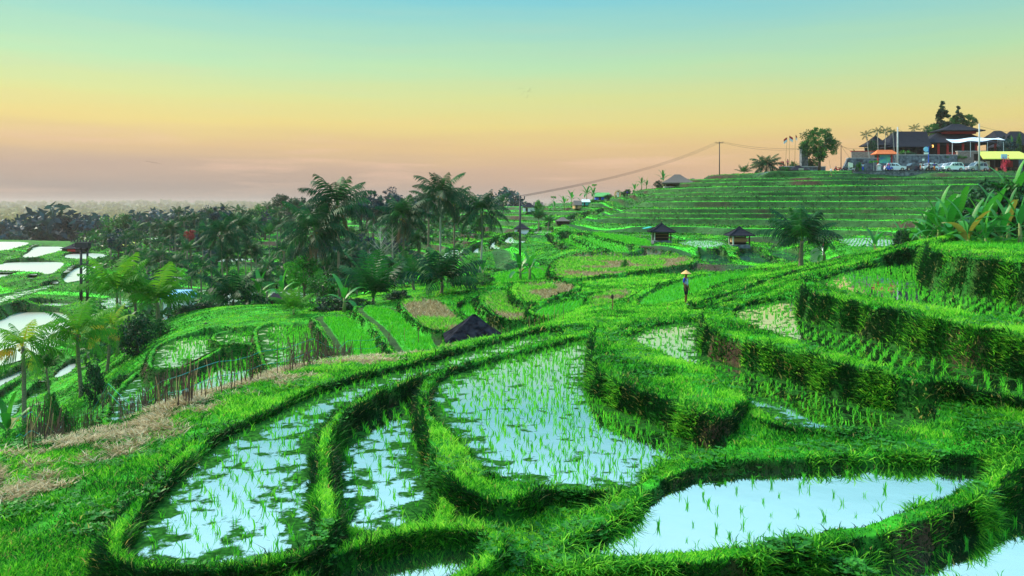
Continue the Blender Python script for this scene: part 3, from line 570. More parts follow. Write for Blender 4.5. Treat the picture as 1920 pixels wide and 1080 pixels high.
# ------------------------------------------------------------------ water
def watermat(name, base, alg_scale, tint=(.93, .98, 1, 1), refl=.93, algc=(.02,.10,.015), bumpy=.0, rough=.02):
    m = bpy.data.materials.new(name); m.use_nodes = True; t = m.node_tree; t.nodes.clear()
    o = N(t, 'ShaderNodeOutputMaterial'); g = N(t, 'ShaderNodeBsdfGlossy'); g.inputs['Roughness'].default_value = rough; g.inputs[0].default_value = tint
    dd = N(t, 'ShaderNodeBsdfDiffuse'); dd.inputs[0].default_value = (*base, 1)
    lw = N(t, 'ShaderNodeLayerWeight'); lw.inputs['Blend'].default_value = .5
    mr = N(t, 'ShaderNodeMapRange'); mr.inputs['From Min'].default_value = .2; mr.inputs['From Max'].default_value = .65; mr.inputs['To Min'].default_value = .35; mr.inputs['To Max'].default_value = refl
    t.links.new(lw.outputs['Facing'], mr.inputs[0])
    m1 = N(t, 'ShaderNodeMixShader'); t.links.new(mr.outputs[0], m1.inputs[0]); t.links.new(dd.outputs[0], m1.inputs[1]); t.links.new(g.outputs[0], m1.inputs[2])
    tc = N(t, 'ShaderNodeTexCoord')
    if bumpy:
        nb = N(t, 'ShaderNodeTexNoise'); nb.inputs['Scale'].default_value = 1.4; nb.inputs['Detail'].default_value = 3; t.links.new(tc.outputs['Object'], nb.inputs['Vector'])
        bb = N(t, 'ShaderNodeBump'); bb.inputs['Strength'].default_value = bumpy; bb.inputs['Distance'].default_value = .02
        t.links.new(nb.outputs[0], bb.inputs['Height']); t.links.new(bb.outputs[0], g.inputs['Normal'])
    al = N(t, 'ShaderNodeBsdfDiffuse')
    na = N(t, 'ShaderNodeTexNoise'); na.inputs['Scale'].default_value = alg_scale; na.inputs['Detail'].default_value = 6; na.inputs['Roughness'].default_value = .62
    t.links.new(tc.outputs['Object'], na.inputs['Vector'])
    n2 = N(t, 'ShaderNodeTexNoise'); n2.inputs['Scale'].default_value = 14; n2.inputs['Detail'].default_value = 3; t.links.new(tc.outputs['Object'], n2.inputs['Vector'])
    rc = ramp(t, [(.35, (algc[0]*.5, algc[1]*.5, algc[2]*.5, 1)), (.55, (*algc, 1)), (.75, (algc[0]*2.5, algc[1]*2, algc[2], 1))]); t.links.new(n2.outputs[0], rc.inputs[0]); t.links.new(rc.outputs[0], al.inputs[0])
    at = N(t, 'ShaderNodeAttribute', attribute_name='alg')
    th = N(t, 'ShaderNodeMath', operation='ADD'); t.links.new(na.outputs[0], th.inputs[0]); t.links.new(at.outputs['Fac'], th.inputs[1])
    st = N(t, 'ShaderNodeMapRange'); st.inputs['From Min'].default_value = .61; st.inputs['From Max'].default_value = .67; t.links.new(th.outputs[0], st.inputs[0])
    m2 = N(t, 'ShaderNodeMixShader'); t.links.new(st.outputs[0], m2.inputs[0]); t.links.new(m1.outputs[0], m2.inputs[1]); t.links.new(al.outputs[0], m2.inputs[2]); t.links.new(m2.outputs[0], o.inputs[0])
    return m
MW = watermat('paddy_water', (.03,.07,.03), 2.2, bumpy=.16)
MF = watermat('ruffled_water', (.05,.09,.04), 1.0, rough=.30, tint=(1,.98,.88,1))
MP = watermat('pond_water', (.01,.06,.03), .6, refl=.55, algc=(.01,.09,.04), bumpy=.1)
def watermesh(nm, P, z, alg, mat, edge):
    P = np.asarray(P); c0 = P.min(0); c1 = P.max(0); c = P.mean(0)
    # grid clipped to the outline grown a little under its banks, so the algae density can vary over it
    step = max(.16, .012*c[1]); xs = np.arange(c0[0]-.5, c1[0]+.5, step); ys = np.arange(c0[1]-.5, c1[1]+.5, step)
    X, Y = np.meshgrid(xs, ys); d = sdist(P, X, Y); keep = d < step*1.5+.12
    idx = -np.ones(X.shape, int); q = keep[:-1, :-1] & keep[1:, :-1] & keep[:-1, 1:] & keep[1:, 1:]
    used = np.zeros(X.shape, bool); used[:-1, :-1] |= q; used[1:, :-1] |= q; used[:-1, 1:] |= q; used[1:, 1:] |= q
    idx[used] = np.arange(used.sum())
    Fq = np.stack([idx[:-1, :-1][q], idx[:-1, 1:][q], idx[1:, 1:][q], idx[1:, :-1][q]], -1)
    V = np.stack([X[used], Y[used], np.full(used.sum(), z)], -1)
    e = np.clip(1+d[used]/edge, 0, 1)
    a = (alg*.16+e*.17*(alg > 0)) if alg > 0 else np.full(used.sum(), -.2)
    o = mesh_np('water', V, Fq, mat, attrs={'alg': ('FLOAT', a)}); tag(o, kind='structure'); return o
for s in ST:
    if s[1] in ('water', 'pond'): watermesh(s[0], polys[s[0]], s[2], s[5], (MF if polys[s[0]][:, 1].mean() > 60 else MW) if s[1] == 'water' else MP, .8)
# dark reedy shallows under the walls are the paddies' own algae

# ------------------------------------------------------------------ grass, straw, rice
def blades(name, base, nrm, L, wdt, lean, rnd, mat, kind='stuff', label=None, cat=None, curl=.5):
    n = len(base); a = rng.uniform(0, 2*np.pi, n); ld = np.stack([np.cos(a), np.sin(a), np.zeros(n)], -1)
    up = np.array([0, 0, 1.])*.75+nrm*.6; up /= np.linalg.norm(up, axis=1, keepdims=True)
    dirv = up+ld*lean[:, None]; dirv /= np.linalg.norm(dirv, axis=1, keepdims=True)
    b = rng.uniform(0, 2*np.pi, n); sd_ = np.stack([np.cos(b), np.sin(b)*.5, np.zeros(n)], -1)
    sd_ /= np.linalg.norm(sd_, axis=1, keepdims=True)
    mid = base+dirv*L[:, None]*.55; d2 = dirv+ld*curl-np.array([0, 0, curl*.6]); d2 /= np.linalg.norm(d2, axis=1, keepdims=True)
    tip = mid+d2*L[:, None]*.5; w = wdt[:, None]/2
    V = np.stack([base-sd_*w, base+sd_*w, mid+sd_*w*.8, mid-sd_*w*.8, tip], 1).reshape(-1, 3)
    i = np.arange(n)[:, None]*5
    Ft = np.concatenate([i+np.array([[0, 1, 2]]), i+np.array([[0, 2, 3]]), i+np.array([[3, 2, 4]])], 1).reshape(-1, 3)
    o = mesh_np(name, V, Ft, mat, attrs={'rnd': ('FLOAT', np.repeat(rnd, 5))}); tag(o, label, cat, kind=kind); return o
nx = -dHx; ny = -dHy; nzv = np.ones(H.shape); nl = np.sqrt(nx**2+ny**2+1); NR = np.stack([nx/nl, ny/nl, nzv/nl], -1)
area = (np.gradient(YY, axis=0)*np.gradient(XX, axis=1))*nl
inview = (np.abs(SS_) < .70)
def pick(wgt, n):
    p = np.maximum(wgt, 0).ravel(); cdf = np.cumsum(p); k = np.searchsorted(cdf, rng.uniform(0, cdf[-1], n)); return np.unravel_index(np.minimum(k, nr*nc-1), H.shape)
def jit(k):
    j, i = k; j = np.clip(j, 0, nr-2); i = np.clip(i, 0, nc-2); a = rng.uniform(0, 1, len(j)); b = rng.uniform(0, 1, len(j))
    P = []
    for G in (XX, YY, H): P.append((G[j, i]*(1-b)+G[j, i+1]*b)*(1-a)+(G[j+1, i]*(1-b)+G[j+1, i+1]*b)*a)
    return np.stack(P, -1), NR[j, i]
dens = np.clip(fbm(XX/.7, YY/.7, 61, 3)*2.2-.45, .12, 1.2)
bmin = np.minimum(np.minimum(bedm, np.roll(bedm, -1, 0)), np.minimum(np.roll(bedm, -1, 1), np.roll(bedm, 1, 1)))
g_ok = (bmin < .5)*(1-.75*pathm)*inview*(YY < 200)*(1-.6*riserm)*(1-.4*ss((YY-58)/20))*(YY > 8.5)*(1-np.clip(road+pad, 0, 1))*dens*(1-.72*np.clip(em[..., 0], 0, 1))
cell = area/YY**2*g_ok*(1+1.6*np.clip((slope_-.8)/1.0, 0, 1))
NG = 1150000
k = pick(cell, NG); Bs, Nn = jit(k); Yv = Bs[:, 1]
bedn = bedm; clump = fbm(Bs[:, 0]/.5, Bs[:, 1]/.5, 71, 3); big = fbm(Bs[:, 0]/2.4, Bs[:, 1]/2.4, 72, 2)
L = (.04+.095*rng.random(NG)**1.6)*(.4+1.15*clump)*(1+Yv*.008)
da = np.minimum(sdist(polys['A'], Bs[:, 0], Bs[:, 1]), sdist(polys['E'], Bs[:, 0], Bs[:, 1])); L *= .55+.45*ss((da-.5)/.8)
L *= np.where(rng.random(NG) < .03, 1.9, 1)
L *= 1-.5*ss((Yv-27)/4)*ss((70-Yv)/10)*ss((-.06-Bs[:, 0]/Yv)/.06)
farb = ss((Yv-58)/20); ris = riserm[k[0], k[1]]; L *= 1-.5*farb*ris
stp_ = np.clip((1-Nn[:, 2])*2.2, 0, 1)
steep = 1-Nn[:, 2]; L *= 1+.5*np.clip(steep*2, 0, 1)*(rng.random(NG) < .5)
rn_ = np.clip(.16+.66*rng.random(NG)+.9*(big-.5)+.6*(clump-.5)-.30*np.clip(steep*2, 0, 1), 0, .93)  # blades darker on steep faces, bank shade put into their colour
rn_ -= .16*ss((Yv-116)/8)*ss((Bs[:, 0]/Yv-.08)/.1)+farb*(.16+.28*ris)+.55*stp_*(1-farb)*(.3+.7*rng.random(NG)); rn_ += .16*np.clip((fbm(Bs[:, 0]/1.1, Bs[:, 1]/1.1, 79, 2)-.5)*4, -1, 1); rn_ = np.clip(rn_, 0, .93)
rn_[rng.random(NG) < .02+.06*(fbm(Bs[:, 0]/.9, Bs[:, 1]/.9, 78, 2) > .68)] = 1.0
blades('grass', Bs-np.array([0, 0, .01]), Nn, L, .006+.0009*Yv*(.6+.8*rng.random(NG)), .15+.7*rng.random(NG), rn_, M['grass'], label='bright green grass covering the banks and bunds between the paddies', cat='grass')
# long rough tufts hanging over the steep banks, and broad leaved weeds among the grass
tuft = np.clip((fbm(XX/.6, YY/.6, 91, 3)-.55)*8, 0, 1)*np.clip((slope_-.4)/.6, 0, 1)*ss((SS_-.02)/.1)
k = pick(area/YY**2*g_ok*tuft*(YY < 45), 26000); Bs, Nn = jit(k); n = len(Bs)
blades('long_grass', Bs, Nn, (.12+.22*rng.random(n))*(1+Bs[:, 1]*.005), .008+.0009*Bs[:, 1], .5+.9*rng.random(n), np.clip(.15+.75*rng.random(n)**1.3, 0, .93), M['grass'], label='long rough grass hanging over the steep bank faces', cat='grass', curl=.9)
wd = np.clip((fbm(XX/.9, YY/.9, 93, 2)-.52)*9, 0, 1)
k = pick(area/YY**2*g_ok*wd*(YY < 32), 9000); Bs, Nn = jit(k); Wv = []; Wf = []; Wr = []
for q in range(len(Bs)):
    y_ = Bs[q, 1]; sz_ = (.03+.035*random.random())*(1+y_*.02); a0 = random.uniform(0, 6.28); b0_ = Bs[q]+Nn[q]*(.02+.05*random.random()); rr_ = .1+.6*random.random()
    for j_ in range(4):
        a_ = a0+j_*1.57+random.uniform(-.3, .3); d_ = np.array([math.cos(a_), math.sin(a_), random.uniform(-.1, .5)]); sd2 = np.array([-math.sin(a_), math.cos(a_), 0])*.42
        n0_ = len(Wv); Wv += [b0_, b0_+(d_*.55+sd2)*sz_, b0_+d_*sz_*1.15, b0_+(d_*.55-sd2)*sz_]; Wf += [(n0_, n0_+1, n0_+2), (n0_, n0_+2, n0_+3)]; Wr += [rr_]*4
tag(mesh_np('weeds', np.array(Wv), np.array(Wf), M['leaf_mid'], attrs={'rnd': ('FLOAT', Wr)}), 'small broad leaved weeds among the grass of the near banks', 'weeds', kind='stuff')
# straw litter
k = pick(area/YY**2*pathm*inview*(YY < 40), 38000); Bs, Nn = jit(k); n = len(Bs)
blades('straw', Bs+np.array([0, 0, .01]), Nn, .10+.2*rng.random(n), .008+.0008*Bs[:, 1], 1.2+2.5*rng.random(n), rng.random(n), M['straw'], label='pale dry straw littering the path along the ridge', cat='straw', curl=.2)
# stubble fields
k = pick(area/YY**2*((strawm > .5) & (bedm > .5))*inview, 26000); Bs, Nn = jit(k); n = len(Bs)
blades('stubble', Bs, Nn, .1+.25*rng.random(n), .004*Bs[:, 1]**.9*.3, .5+rng.random(n), np.where(rng.random(n) < .5, .3+.4*rng.random(n), rng.random(n)*.2), M['straw'], label='grey stubble and young growth in the harvested fields', cat='stubble', curl=.3)
k = pick(area/YY**2*((strawm > .5) & (bedm > .5))*inview, 30000); Bs, Nn = jit(k); n = len(Bs)
rk = fbm(Bs[:, 0]/2.5, Bs[:, 1]/2.5, 77, 2) > .45
Bs = Bs[rk]; Nn = Nn[rk]; n = len(Bs)
blades('weeds', Bs, Nn, .15+.3*rng.random(n), .0013*Bs[:, 1], .5+rng.random(n), .3+.6*rng.random(n), M['grass'], label='weeds growing back through the stubble fields', cat='weeds', curl=.3)
# rice: rows of small tufts
RB = []; RL = []; RW = []; RLn = []; RR = []
single = []
for s in ST:
    nm, ty, z, bh, cw, alg, sp, pts = s
    if sp == 0: continue
    P = polys[nm]; c0 = P.min(0); c1 = P.max(0)
    if ty == 'rice': sp_ = sp*.62
    else: sp_ = sp
    th = {'B': .25, 'D': .6, 'C': .3}.get(nm, rng.uniform(0, 1.5)); L_ = np.linalg.norm(c1-c0)/2+1
    g = np.arange(-L_, L_, sp_); U, Vv = np.meshgrid(g, g); U = U.ravel(); Vv = Vv.ravel()
    U = U+rng.normal(0, sp_*.07, U.shape); Vv = Vv+rng.normal(0, sp_*.07, U.shape)
    cx, cy = (c0+c1)/2; x = cx+U*math.cos(th)-Vv*math.sin(th); y = cy+U*math.sin(th)+Vv*math.cos(th)
    m = (x > c0[0]) & (x < c1[0]) & (y > c0[1]) & (y < c1[1]) & (np.abs(x/np.maximum(y, 1)) < .7); x = x[m]; y = y[m]
    d = sdist(P, x, y); m = (d < -.05) & (ground(x, y) < z+.08) & (rng.random(len(x)) > .18); x = x[m]; y = y[m]
    nb = 5 if y.mean() < 45 else (4 if y.mean() < 75 else 2)
    yy = np.repeat(y, nb); xx = np.repeat(x, nb); nn = len(xx)
    sz = np.repeat(.6+.7*rng.random(len(x)), nb)
    bx = xx+rng.normal(0, .018, nn); by = yy+rng.normal(0, .018, nn)
    RB.append(np.stack([bx, by, np.full(nn, z-.03)], -1)); RL.append((.07+.12*rng.random(nn))*sz*(1.0 if ty == 'water' else 1.2)*(.72 if nm in 'FGHI' else 1)*(1+.004*yy)+.02)
    RW.append(.007+.0008*yy); RLn.append(.05+.35*rng.random(nn)); RR.append(np.clip(.3*np.repeat(rng.random(len(x)), nb)+.7*rng.random(nn), 0, 1))
RB = np.concatenate(RB); RL = np.concatenate(RL); RW = np.concatenate(RW); RLn = np.concatenate(RLn); RR = np.concatenate(RR)
blades('rice', RB, np.tile([0, 0, 1.], (len(RB), 1)), RL, RW, RLn, RR, M['rice'], label='young rice seedlings planted in rows in the flooded paddies', cat='rice', curl=.35)
print('blades', NG, 'rice', len(RB), 'ground', nr*nc)
# sparse seedlings of the open pools in front: each one a plant
def seedling(seed):
    r = np.random.default_rng(seed); n = 9; a = r.uniform(0, 6.28, n); V = []; Fs = []; rd = []
    for i in range(n):
        d = np.array([math.cos(a[i]), math.sin(a[i]), 0]); ln = r.uniform(.06, .17); le = r.uniform(.1, .8); s_ = np.array([-d[1], d[0], 0])*.0045
        b_ = d*.01; m_ = b_+(d*le*.5+np.array([0, 0, 1]))*ln*.5; t_ = m_+(d*le+np.array([0, 0, .7-.5*le]))*ln*.5
        k0 = len(V); V += [b_-s_, b_+s_, m_+s_, m_-s_, t_]; Fs += [(k0, k0+1, k0+2), (k0, k0+2, k0+3), (k0+3, k0+2, k0+4)]; rd += [r.random()*.6]*5
    return np.array(V), np.array(Fs), rd
sm = []
for q in range(5):
    V, Fs, rd = seedling(q); o = mesh_np('rice_seedling', V, Fs, M['rice'], attrs={'rnd': ('FLOAT', rd)}); sm.append(o.data); bpy.data.objects.remove(o)
def put_seedlings(nm, sp, jt, keep, label, grp):
    P = polys[nm]; z = [s for s in ST if s[0] == nm][0][2]; c0 = P.min(0); c1 = P.max(0); r = np.random.default_rng(5)
    for x in np.arange(c0[0], c1[0], sp):
        for y in np.arange(c0[1], c1[1], sp):
            x_ = x+r.normal(0, jt)+.3*(y-c0[1])*.3; y_ = y+r.normal(0, jt)
            if r.random() > keep or y_ < 6.2 or abs(x_/y_) > .66 or (385-z*F/y_) > 1085: continue
            if sdist(P, np.array([x_]), np.array([y_]))[0] > -.08 or gz(x_, y_) > z: continue
            o = bpy.data.objects.new('rice_seedling', sm[r.integers(5)]); COL.objects.link(o)
            o.location = (x_, y_, z-.02); o.rotation_euler = (0, 0, r.uniform(0, 6.3)); k_ = r.uniform(.7, 1.4); o.scale = (k_, k_, k_)
            tag(o, label, 'rice seedling', grp)
put_seedlings('A', .42, .1, .75, 'tiny thin rice seedling standing in the open pool in the right foreground', 'seedlings in the open foreground pool')
put_seedlings('E', .42, .1, .7, 'thin rice seedling in the pool cut off by the bottom right corner', 'seedlings in the corner pool')

def hit(px, py, y0=9.0, y1=400.0):
    """walk outward along a bearing until the ground climbs to that height in the view"""
    Y = np.exp(np.linspace(math.log(y0), math.log(y1), 4000)); X = (px-960)/F*Y; z = ground(X, Y); v = HZ-z*F/Y
    rm_ = np.minimum.accumulate(v); k = np.where(v <= py)[0]; k = k[0] if len(k) else len(v)-1
    c = np.where((v[:k] == rm_[:k]) & (rm_[:k] < py+16) & (Y[:k] < 60))[0]      # a crest just short of it hides what lies behind
    if len(c) and (v[c[-1]:k].max()-v[c[-1]]) > 3: k = c[-1]
    return float(X[k]), float(Y[k]), float(z[k])
# ------------------------------------------------------------------ plants
def leafset():
    return dict(V=[], F=[], R=[])
def ladd(S, vs, fs, r):
    b = len(S['V']); S['V'] += [tuple(v) for v in vs]; S['F'] += [tuple(b+i for i in f) for f in fs]; S['R'] += [r]*len(vs)
def lbuild(S, name, mat, parent=None, extra=None):
    at = {'rnd': ('FLOAT', S['R'])}
    if extra: at.update(extra)
    return mesh_np(name, np.array(S['V']), np.array(S['F']), mat, parent, at)
def frond(S, rs, L, az, el, droop, rr, nl=21, lw=.085, ll=.33, hang=.5):
    """one coconut frond: curved rib with leaflets hanging on both sides"""
    d = Vector((math.cos(az), math.sin(az), 0)); side = Vector((-d.y, d.x, 0)); p = Vector((0, 0, 0)); e = el; pts = []; dirs = []; n = 12
    tw = rs.uniform(-.25, .25)
    for i in range(n+1):
        pts.append(p.copy()); v = d*math.cos(e)+Vector((0, 0, 1))*math.sin(e)+side*tw*(i/n); dirs.append(v.normalized())
        p = p+dirs[-1]*(L/n); e -= droop/n*(.5+1.3*i/n)
    for i in range(n):   # rib
        w0 = .035*(1-i/n)+.008; w1 = .035*(1-(i+1)/n)+.008
        ladd(S, [pts[i]-side*w0, pts[i]+side*w0, pts[i+1]+side*w1, pts[i+1]-side*w1], [(0, 1, 2), (0, 2, 3)], min(1, rr+.25))
    for k in range(nl):
        t = .16+.84*(k+.5)/nl; f = t*n; i = min(int(f), n-1); q = pts[i].lerp(pts[i+1], f-i); v = dirs[i]
        ln = L*ll*math.sin(math.pi*min(1, (t*.92+.08))**.75)**.6*rs.uniform(.85, 1.1)+.08
        up = side.cross(v)
        for sg in (-1, 1):
            o = (side*sg*.85+v*.55+Vector((0, 0, -hang*rs.uniform(.6, 1.3)))).normalized()
            o2 = (o+Vector((0, 0, -hang*1.1))).normalized(); w = v*lw*.5*L/3
            m = q+o*ln*.5; tpt = m+o2*ln*.5
            ladd(S, [q-w*.8, q+w*.8, m+w, m-w, tpt], [(0, 1, 2), (0, 2, 3), (3, 2, 4)], min(1, max(0, rr+rs.uniform(-.08, .08))))
def crown(seed, nf=22, L=3.4, young=0.0, yellow=0.0, thin=0):
    rs = random.Random(seed); S = leafset()
    for i in range(nf):
        t = (i+rs.random()*.6)/nf; az = i*2.399+rs.uniform(-.3, .3)
        el = R(84)*(1-t)+R(-38+86*young)*t; droop = R(48+55*t)*(1-young)+R(24+40*t)*young+rs.uniform(-.15, .15)
        rr = .15+.45*(1-t)*rs.random()+yellow*rs.random()*.5+(.3+yellow*.4 if rs.random() < .12+yellow*.4 and t > .5 else 0)
        frond(S, rs, L*rs.uniform(.82, 1.08)*(1 if t > .12 else .75), az, el, droop, min(rr, 1), hang=(.28+.5*t+.2*(1-young))*(1-.5*thin), nl=21-6*thin, ll=.33-.05*thin, lw=.085+.03*thin)
    return S
def crown_mesh(seed, mat, **k):
    o = lbuild(crown(seed, **k), 'crown', mat); me = o.data; bpy.data.objects.remove(o); return me
CR = {'a': crown_mesh(1, M['palm'], nf=24, L=3.5), 'b': crown_mesh(2, M['palm'], nf=22, L=3.4), 'c': crown_mesh(3, M['palm'], nf=26, L=3.6, young=.25),
      'y': crown_mesh(4, M['palm_young'], nf=15, L=3.6, young=1.0, thin=1), 'y2': crown_mesh(5, M['palm_young'], nf=12, L=3.4, young=.85, thin=1),
      'l': crown_mesh(6, M['palm_lit'], nf=20, L=3.4, young=.35, yellow=.4), 'l2': crown_mesh(7, M['palm_lit'], nf=18, L=3.3, young=.15, yellow=.7),
      'l3': crown_mesh(8, M['palm_lit'], nf=17, L=3.4, young=.7, yellow=.1),
      'u': crown_mesh(14, M['palm'], nf=19, L=3.5, young=.62),
      's': crown_mesh(9, M['palm'], nf=14, L=3.2), 's2': crown_mesh(10, M['palm'], nf=12, L=3.2, young=.3), 'ar': crown_mesh(12, M['palm'], nf=9, L=3.0, young=.2)}
_n = MB().lathe([(.01, -.12), (.08, -.08), (.11, 0), (.07, .09), (.01, .12)], (0, 0, 0), 8).build('coconut', M['coconut'], None, smooth=True); NUT = _n.data; bpy.data.objects.remove(_n)
def palm(px, cy, Y, rpx, kind='a', label='', lean=0.0, base=None, tr=.13, pale=False, nuts=True, group=None, cat='palm tree', skirt=False):
    """px, cy: bearing of the crown; Y distance; rpx frond reach as seen; trunk goes down to the ground"""
    x = (px-960)/F*Y; zc = (HZ-cy)/F*Y; r = rpx/F*Y; bx = x+lean; by = Y+.3; g = gz(bx, by)-.1
    if base is not None: g = min(g, base)
    zc = max(zc, g+.5)
    root = empty('coconut_palm', (bx, by, g), 0, label, cat, group)
    h = zc-g; n = 8; m = MB(); pts = []
    for i in range(n+1):
        t = i/n; pts.append(Vector(((x-bx)*(t**.6 if lean else t)+.04*math.sin(t*4+px), (Y-by)*t, h*t)))
    k = min(1.0, r/3.0+.15)
    m.tube(pts, [tr*k*(1.35 if i == 0 else 1.0-.35*i/n) for i in range(n+1)], 8)
    m.build('trunk', M['trunk_pale'] if pale else M['trunk'], root, smooth=True)
    c = bpy.data.objects.new('crown', CR[kind]); COL.objects.link(c); c.parent = root; c.location = (x-bx, Y-by, h-.05)
    s = r/3.1; c.scale = (s, s, s); c.rotation_euler = (0, 0, random.uniform(0, 6.28))
    if nuts and Y < 100:
        for q in range(6):
            a = q*2.1+px; n_ = bpy.data.objects.new('coconut', NUT); COL.objects.link(n_); n_.parent = root; n_.scale = (s, s, s)
            n_.location = (x-bx+math.cos(a)*.22*s, Y-by+math.sin(a)*.22*s, h-.22*s-.12*(q % 3)*s)
    if skirt:
        rs = random.Random(int(px)); S = leafset()
        for q in range(5): frond(S, rs, 2.6*s, rs.uniform(0, 6.28), R(-55), R(35), rs.random(), nl=16, hang=.9)
        d = lbuild(S, 'dead_fronds', M['dead'], root); d.location = (x-bx, Y-by, h-.15)
    return root
# crown position, distance, reach, kind, trunk
palm(590, 432, 72, 78, 'a', 'large dark coconut palm with drooping fronds hanging far out to the left', lean=.3, skirt=True)
palm(633, 385, 75, 74, 'c', 'tall coconut palm rising just behind the large drooping one', lean=.2, skirt=True)
palm(757, 408, 84, 58, 'c', 'bushy coconut palm between the bare grey tree and the tallest palm', skirt=True)
palm(826, 365, 86, 60, 'a', 'tallest coconut palm in the centre, fronds held high on a pale trunk', pale=True)
palm(852, 378, 92, 50, 'b', 'coconut palm half hidden behind the right side of the tallest palm')
palm(803, 372, 93, 42, 's', 'smaller coconut crown showing behind the left side of the tallest palm')
palm(905, 395, 85, 58, 'b', 'slender single coconut palm standing left of the dark utility pole', lean=-.35, pale=True, tr=.11)
palm(828, 528, 55, 84, 'u', 'young upright coconut palm on the bright green terrace in the centre', nuts=False)
palm(700, 588, 54, 90, 'y', 'squat young palm with stiff upright fronds left of the green terrace', nuts=False)
palm(775, 520, 60, 60, 'y2', 'low young palm leaning over the dark thicket in the centre', nuts=False)
palm(416, 440, 90, 52, 'b', 'coconut palm on a thin straight trunk above the left paddies', tr=.1)
palm(446, 430, 96, 48, 'a', 'darker coconut palm close behind the thin trunked one on the left', tr=.1)
palm(437, 560, 62, 74, 'u', 'young coconut palm with upright fronds beside the white pool on the left', nuts=False)
palm(376, 505, 78, 45, 's', 'coconut palm with an open crown right of the blue roofed hut')
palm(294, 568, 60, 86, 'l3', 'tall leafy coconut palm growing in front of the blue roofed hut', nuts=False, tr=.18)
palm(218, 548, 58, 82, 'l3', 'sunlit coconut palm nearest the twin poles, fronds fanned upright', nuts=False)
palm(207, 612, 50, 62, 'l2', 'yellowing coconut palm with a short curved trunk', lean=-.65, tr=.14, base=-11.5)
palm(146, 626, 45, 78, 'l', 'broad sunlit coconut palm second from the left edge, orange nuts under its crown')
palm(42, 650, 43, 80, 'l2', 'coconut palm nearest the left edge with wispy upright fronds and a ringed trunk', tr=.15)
palm(88, 690, 44, 42, 'y2', 'small dark young palm between the two leftmost big palms', nuts=False)
palm(550, 588, 50, 46, 'l3', 'small young palm with an orange heart by the paddy bund', nuts=False, tr=.12)
palm(1504, 452, 60, 80, 'u', 'big coconut palm alone on the slope in front of the hill terraces', nuts=False, tr=.2)
palm(1437, 312, 167, 30, 'c', 'coconut palm on the skyline left of the green roofed shed', tr=.18)
palm(1395, 331, 172, 20, 'y2', 'short coconut palm on the skyline next to the tall pole', nuts=False)
palm(945, 378, 190, 15, 's', 'distant palm on the skyline left of the dark pole')
palm(1010, 412, 130, 26, 'y', 'dark clump of young palms below the white walled hut', nuts=False)
palm(1028, 416, 132, 20, 'y2', 'small young palm at the right end of the dark clump', nuts=False)
palm(480, 420, 110, 26, 's', 'little coconut palm on a bare thin trunk left of the big dark one', tr=.08)
palm(660, 470, 95, 34, 's2', 'coconut palm with a ragged crown in shade behind the bare tree')
palm(532, 470, 88, 36, 's2', 'dark palm low behind the drooping fronds of the large palm')
palm(500, 500, 84, 34, 's', 'dark palm in shade above the little green pools')
for i, (px, cy, Y, r) in enumerate([(254, 430, 165, 26), (281, 427, 185, 20), (297, 421, 190, 21), (328, 427, 160, 28), (335, 398, 200, 19), (395, 402, 190, 22),
        (502, 386, 200, 15), (420, 392, 210, 18), (365, 412, 175, 24), (448, 396, 180, 20), (236, 448, 150, 22), (207, 442, 160, 20), (520, 400, 170, 22), (560, 408, 150, 26), (470, 404, 175, 20), (350, 445, 140, 26), (305, 455, 135, 24)]):
    palm(px, cy, Y, r, ('s', 's2', 'b')[i % 3], 'small dark coconut palm in the distant grove on the left', tr=.16, group='coconut palms of the distant grove', nuts=False)
for i, (px, cy, Y, r) in enumerate([(560, 500, 76, 34), (610, 500, 82, 30), (640, 490, 90, 34), (690, 470, 92, 36), (720, 480, 88, 32), (740, 500, 80, 30), (330, 495, 92, 34), (352, 470, 105, 28), (470, 470, 100, 28), (300, 480, 100, 26), (395, 470, 104, 26), (545, 520, 74, 26), (668, 520, 72, 30), (870, 440, 110, 22), (785, 450, 98, 30),
        (250, 470, 120, 26), (275, 500, 100, 28), (318, 430, 150, 24), (345, 415, 160, 22), (380, 440, 125, 26), (425, 480, 98, 30), (460, 455, 120, 26), (505, 440, 130, 26), (525, 425, 140, 26), (555, 450, 115, 30), (580, 505, 80, 32), (650, 520, 74, 32), (690, 430, 118, 30), (735, 450, 105, 32), (490, 520, 78, 30), (360, 520, 84, 28)]):
    palm(px, cy, Y, r, ('s2', 'y2', 'c')[i % 3], 'shaded coconut palm filling the grove on the valley floor', tr=.12, group='coconut palms filling the valley grove', nuts=False)
# slender arecas by the restaurant
for px, cy, Y, r, ln in ((1624, 253, 172, 16, -2.0), (1645, 247, 174, 16, -.6), (1661, 246, 175, 17, .4), (1674, 248, 173, 13, -1.4), (1714, 241, 206, 15, 0), (1736, 242, 208, 11, 0)):
    p = palm(px, cy, Y, r, 'ar', {1624: 'leaning slender palm leftmost of the four over the orange roofed board', 1645: 'slender palm second from the left over the orange roofed board', 1661: 'slender palm third from the left over the orange roofed board', 1674: 'slender palm rightmost of the four beside the pale pole',
             1714: 'palm crown showing over the ridge of the long dark roof, the larger of the two', 1736: 'smaller palm crown showing over the ridge of the long dark roof'}[px], lean=-ln, tr=.13, pale=True, nuts=False)
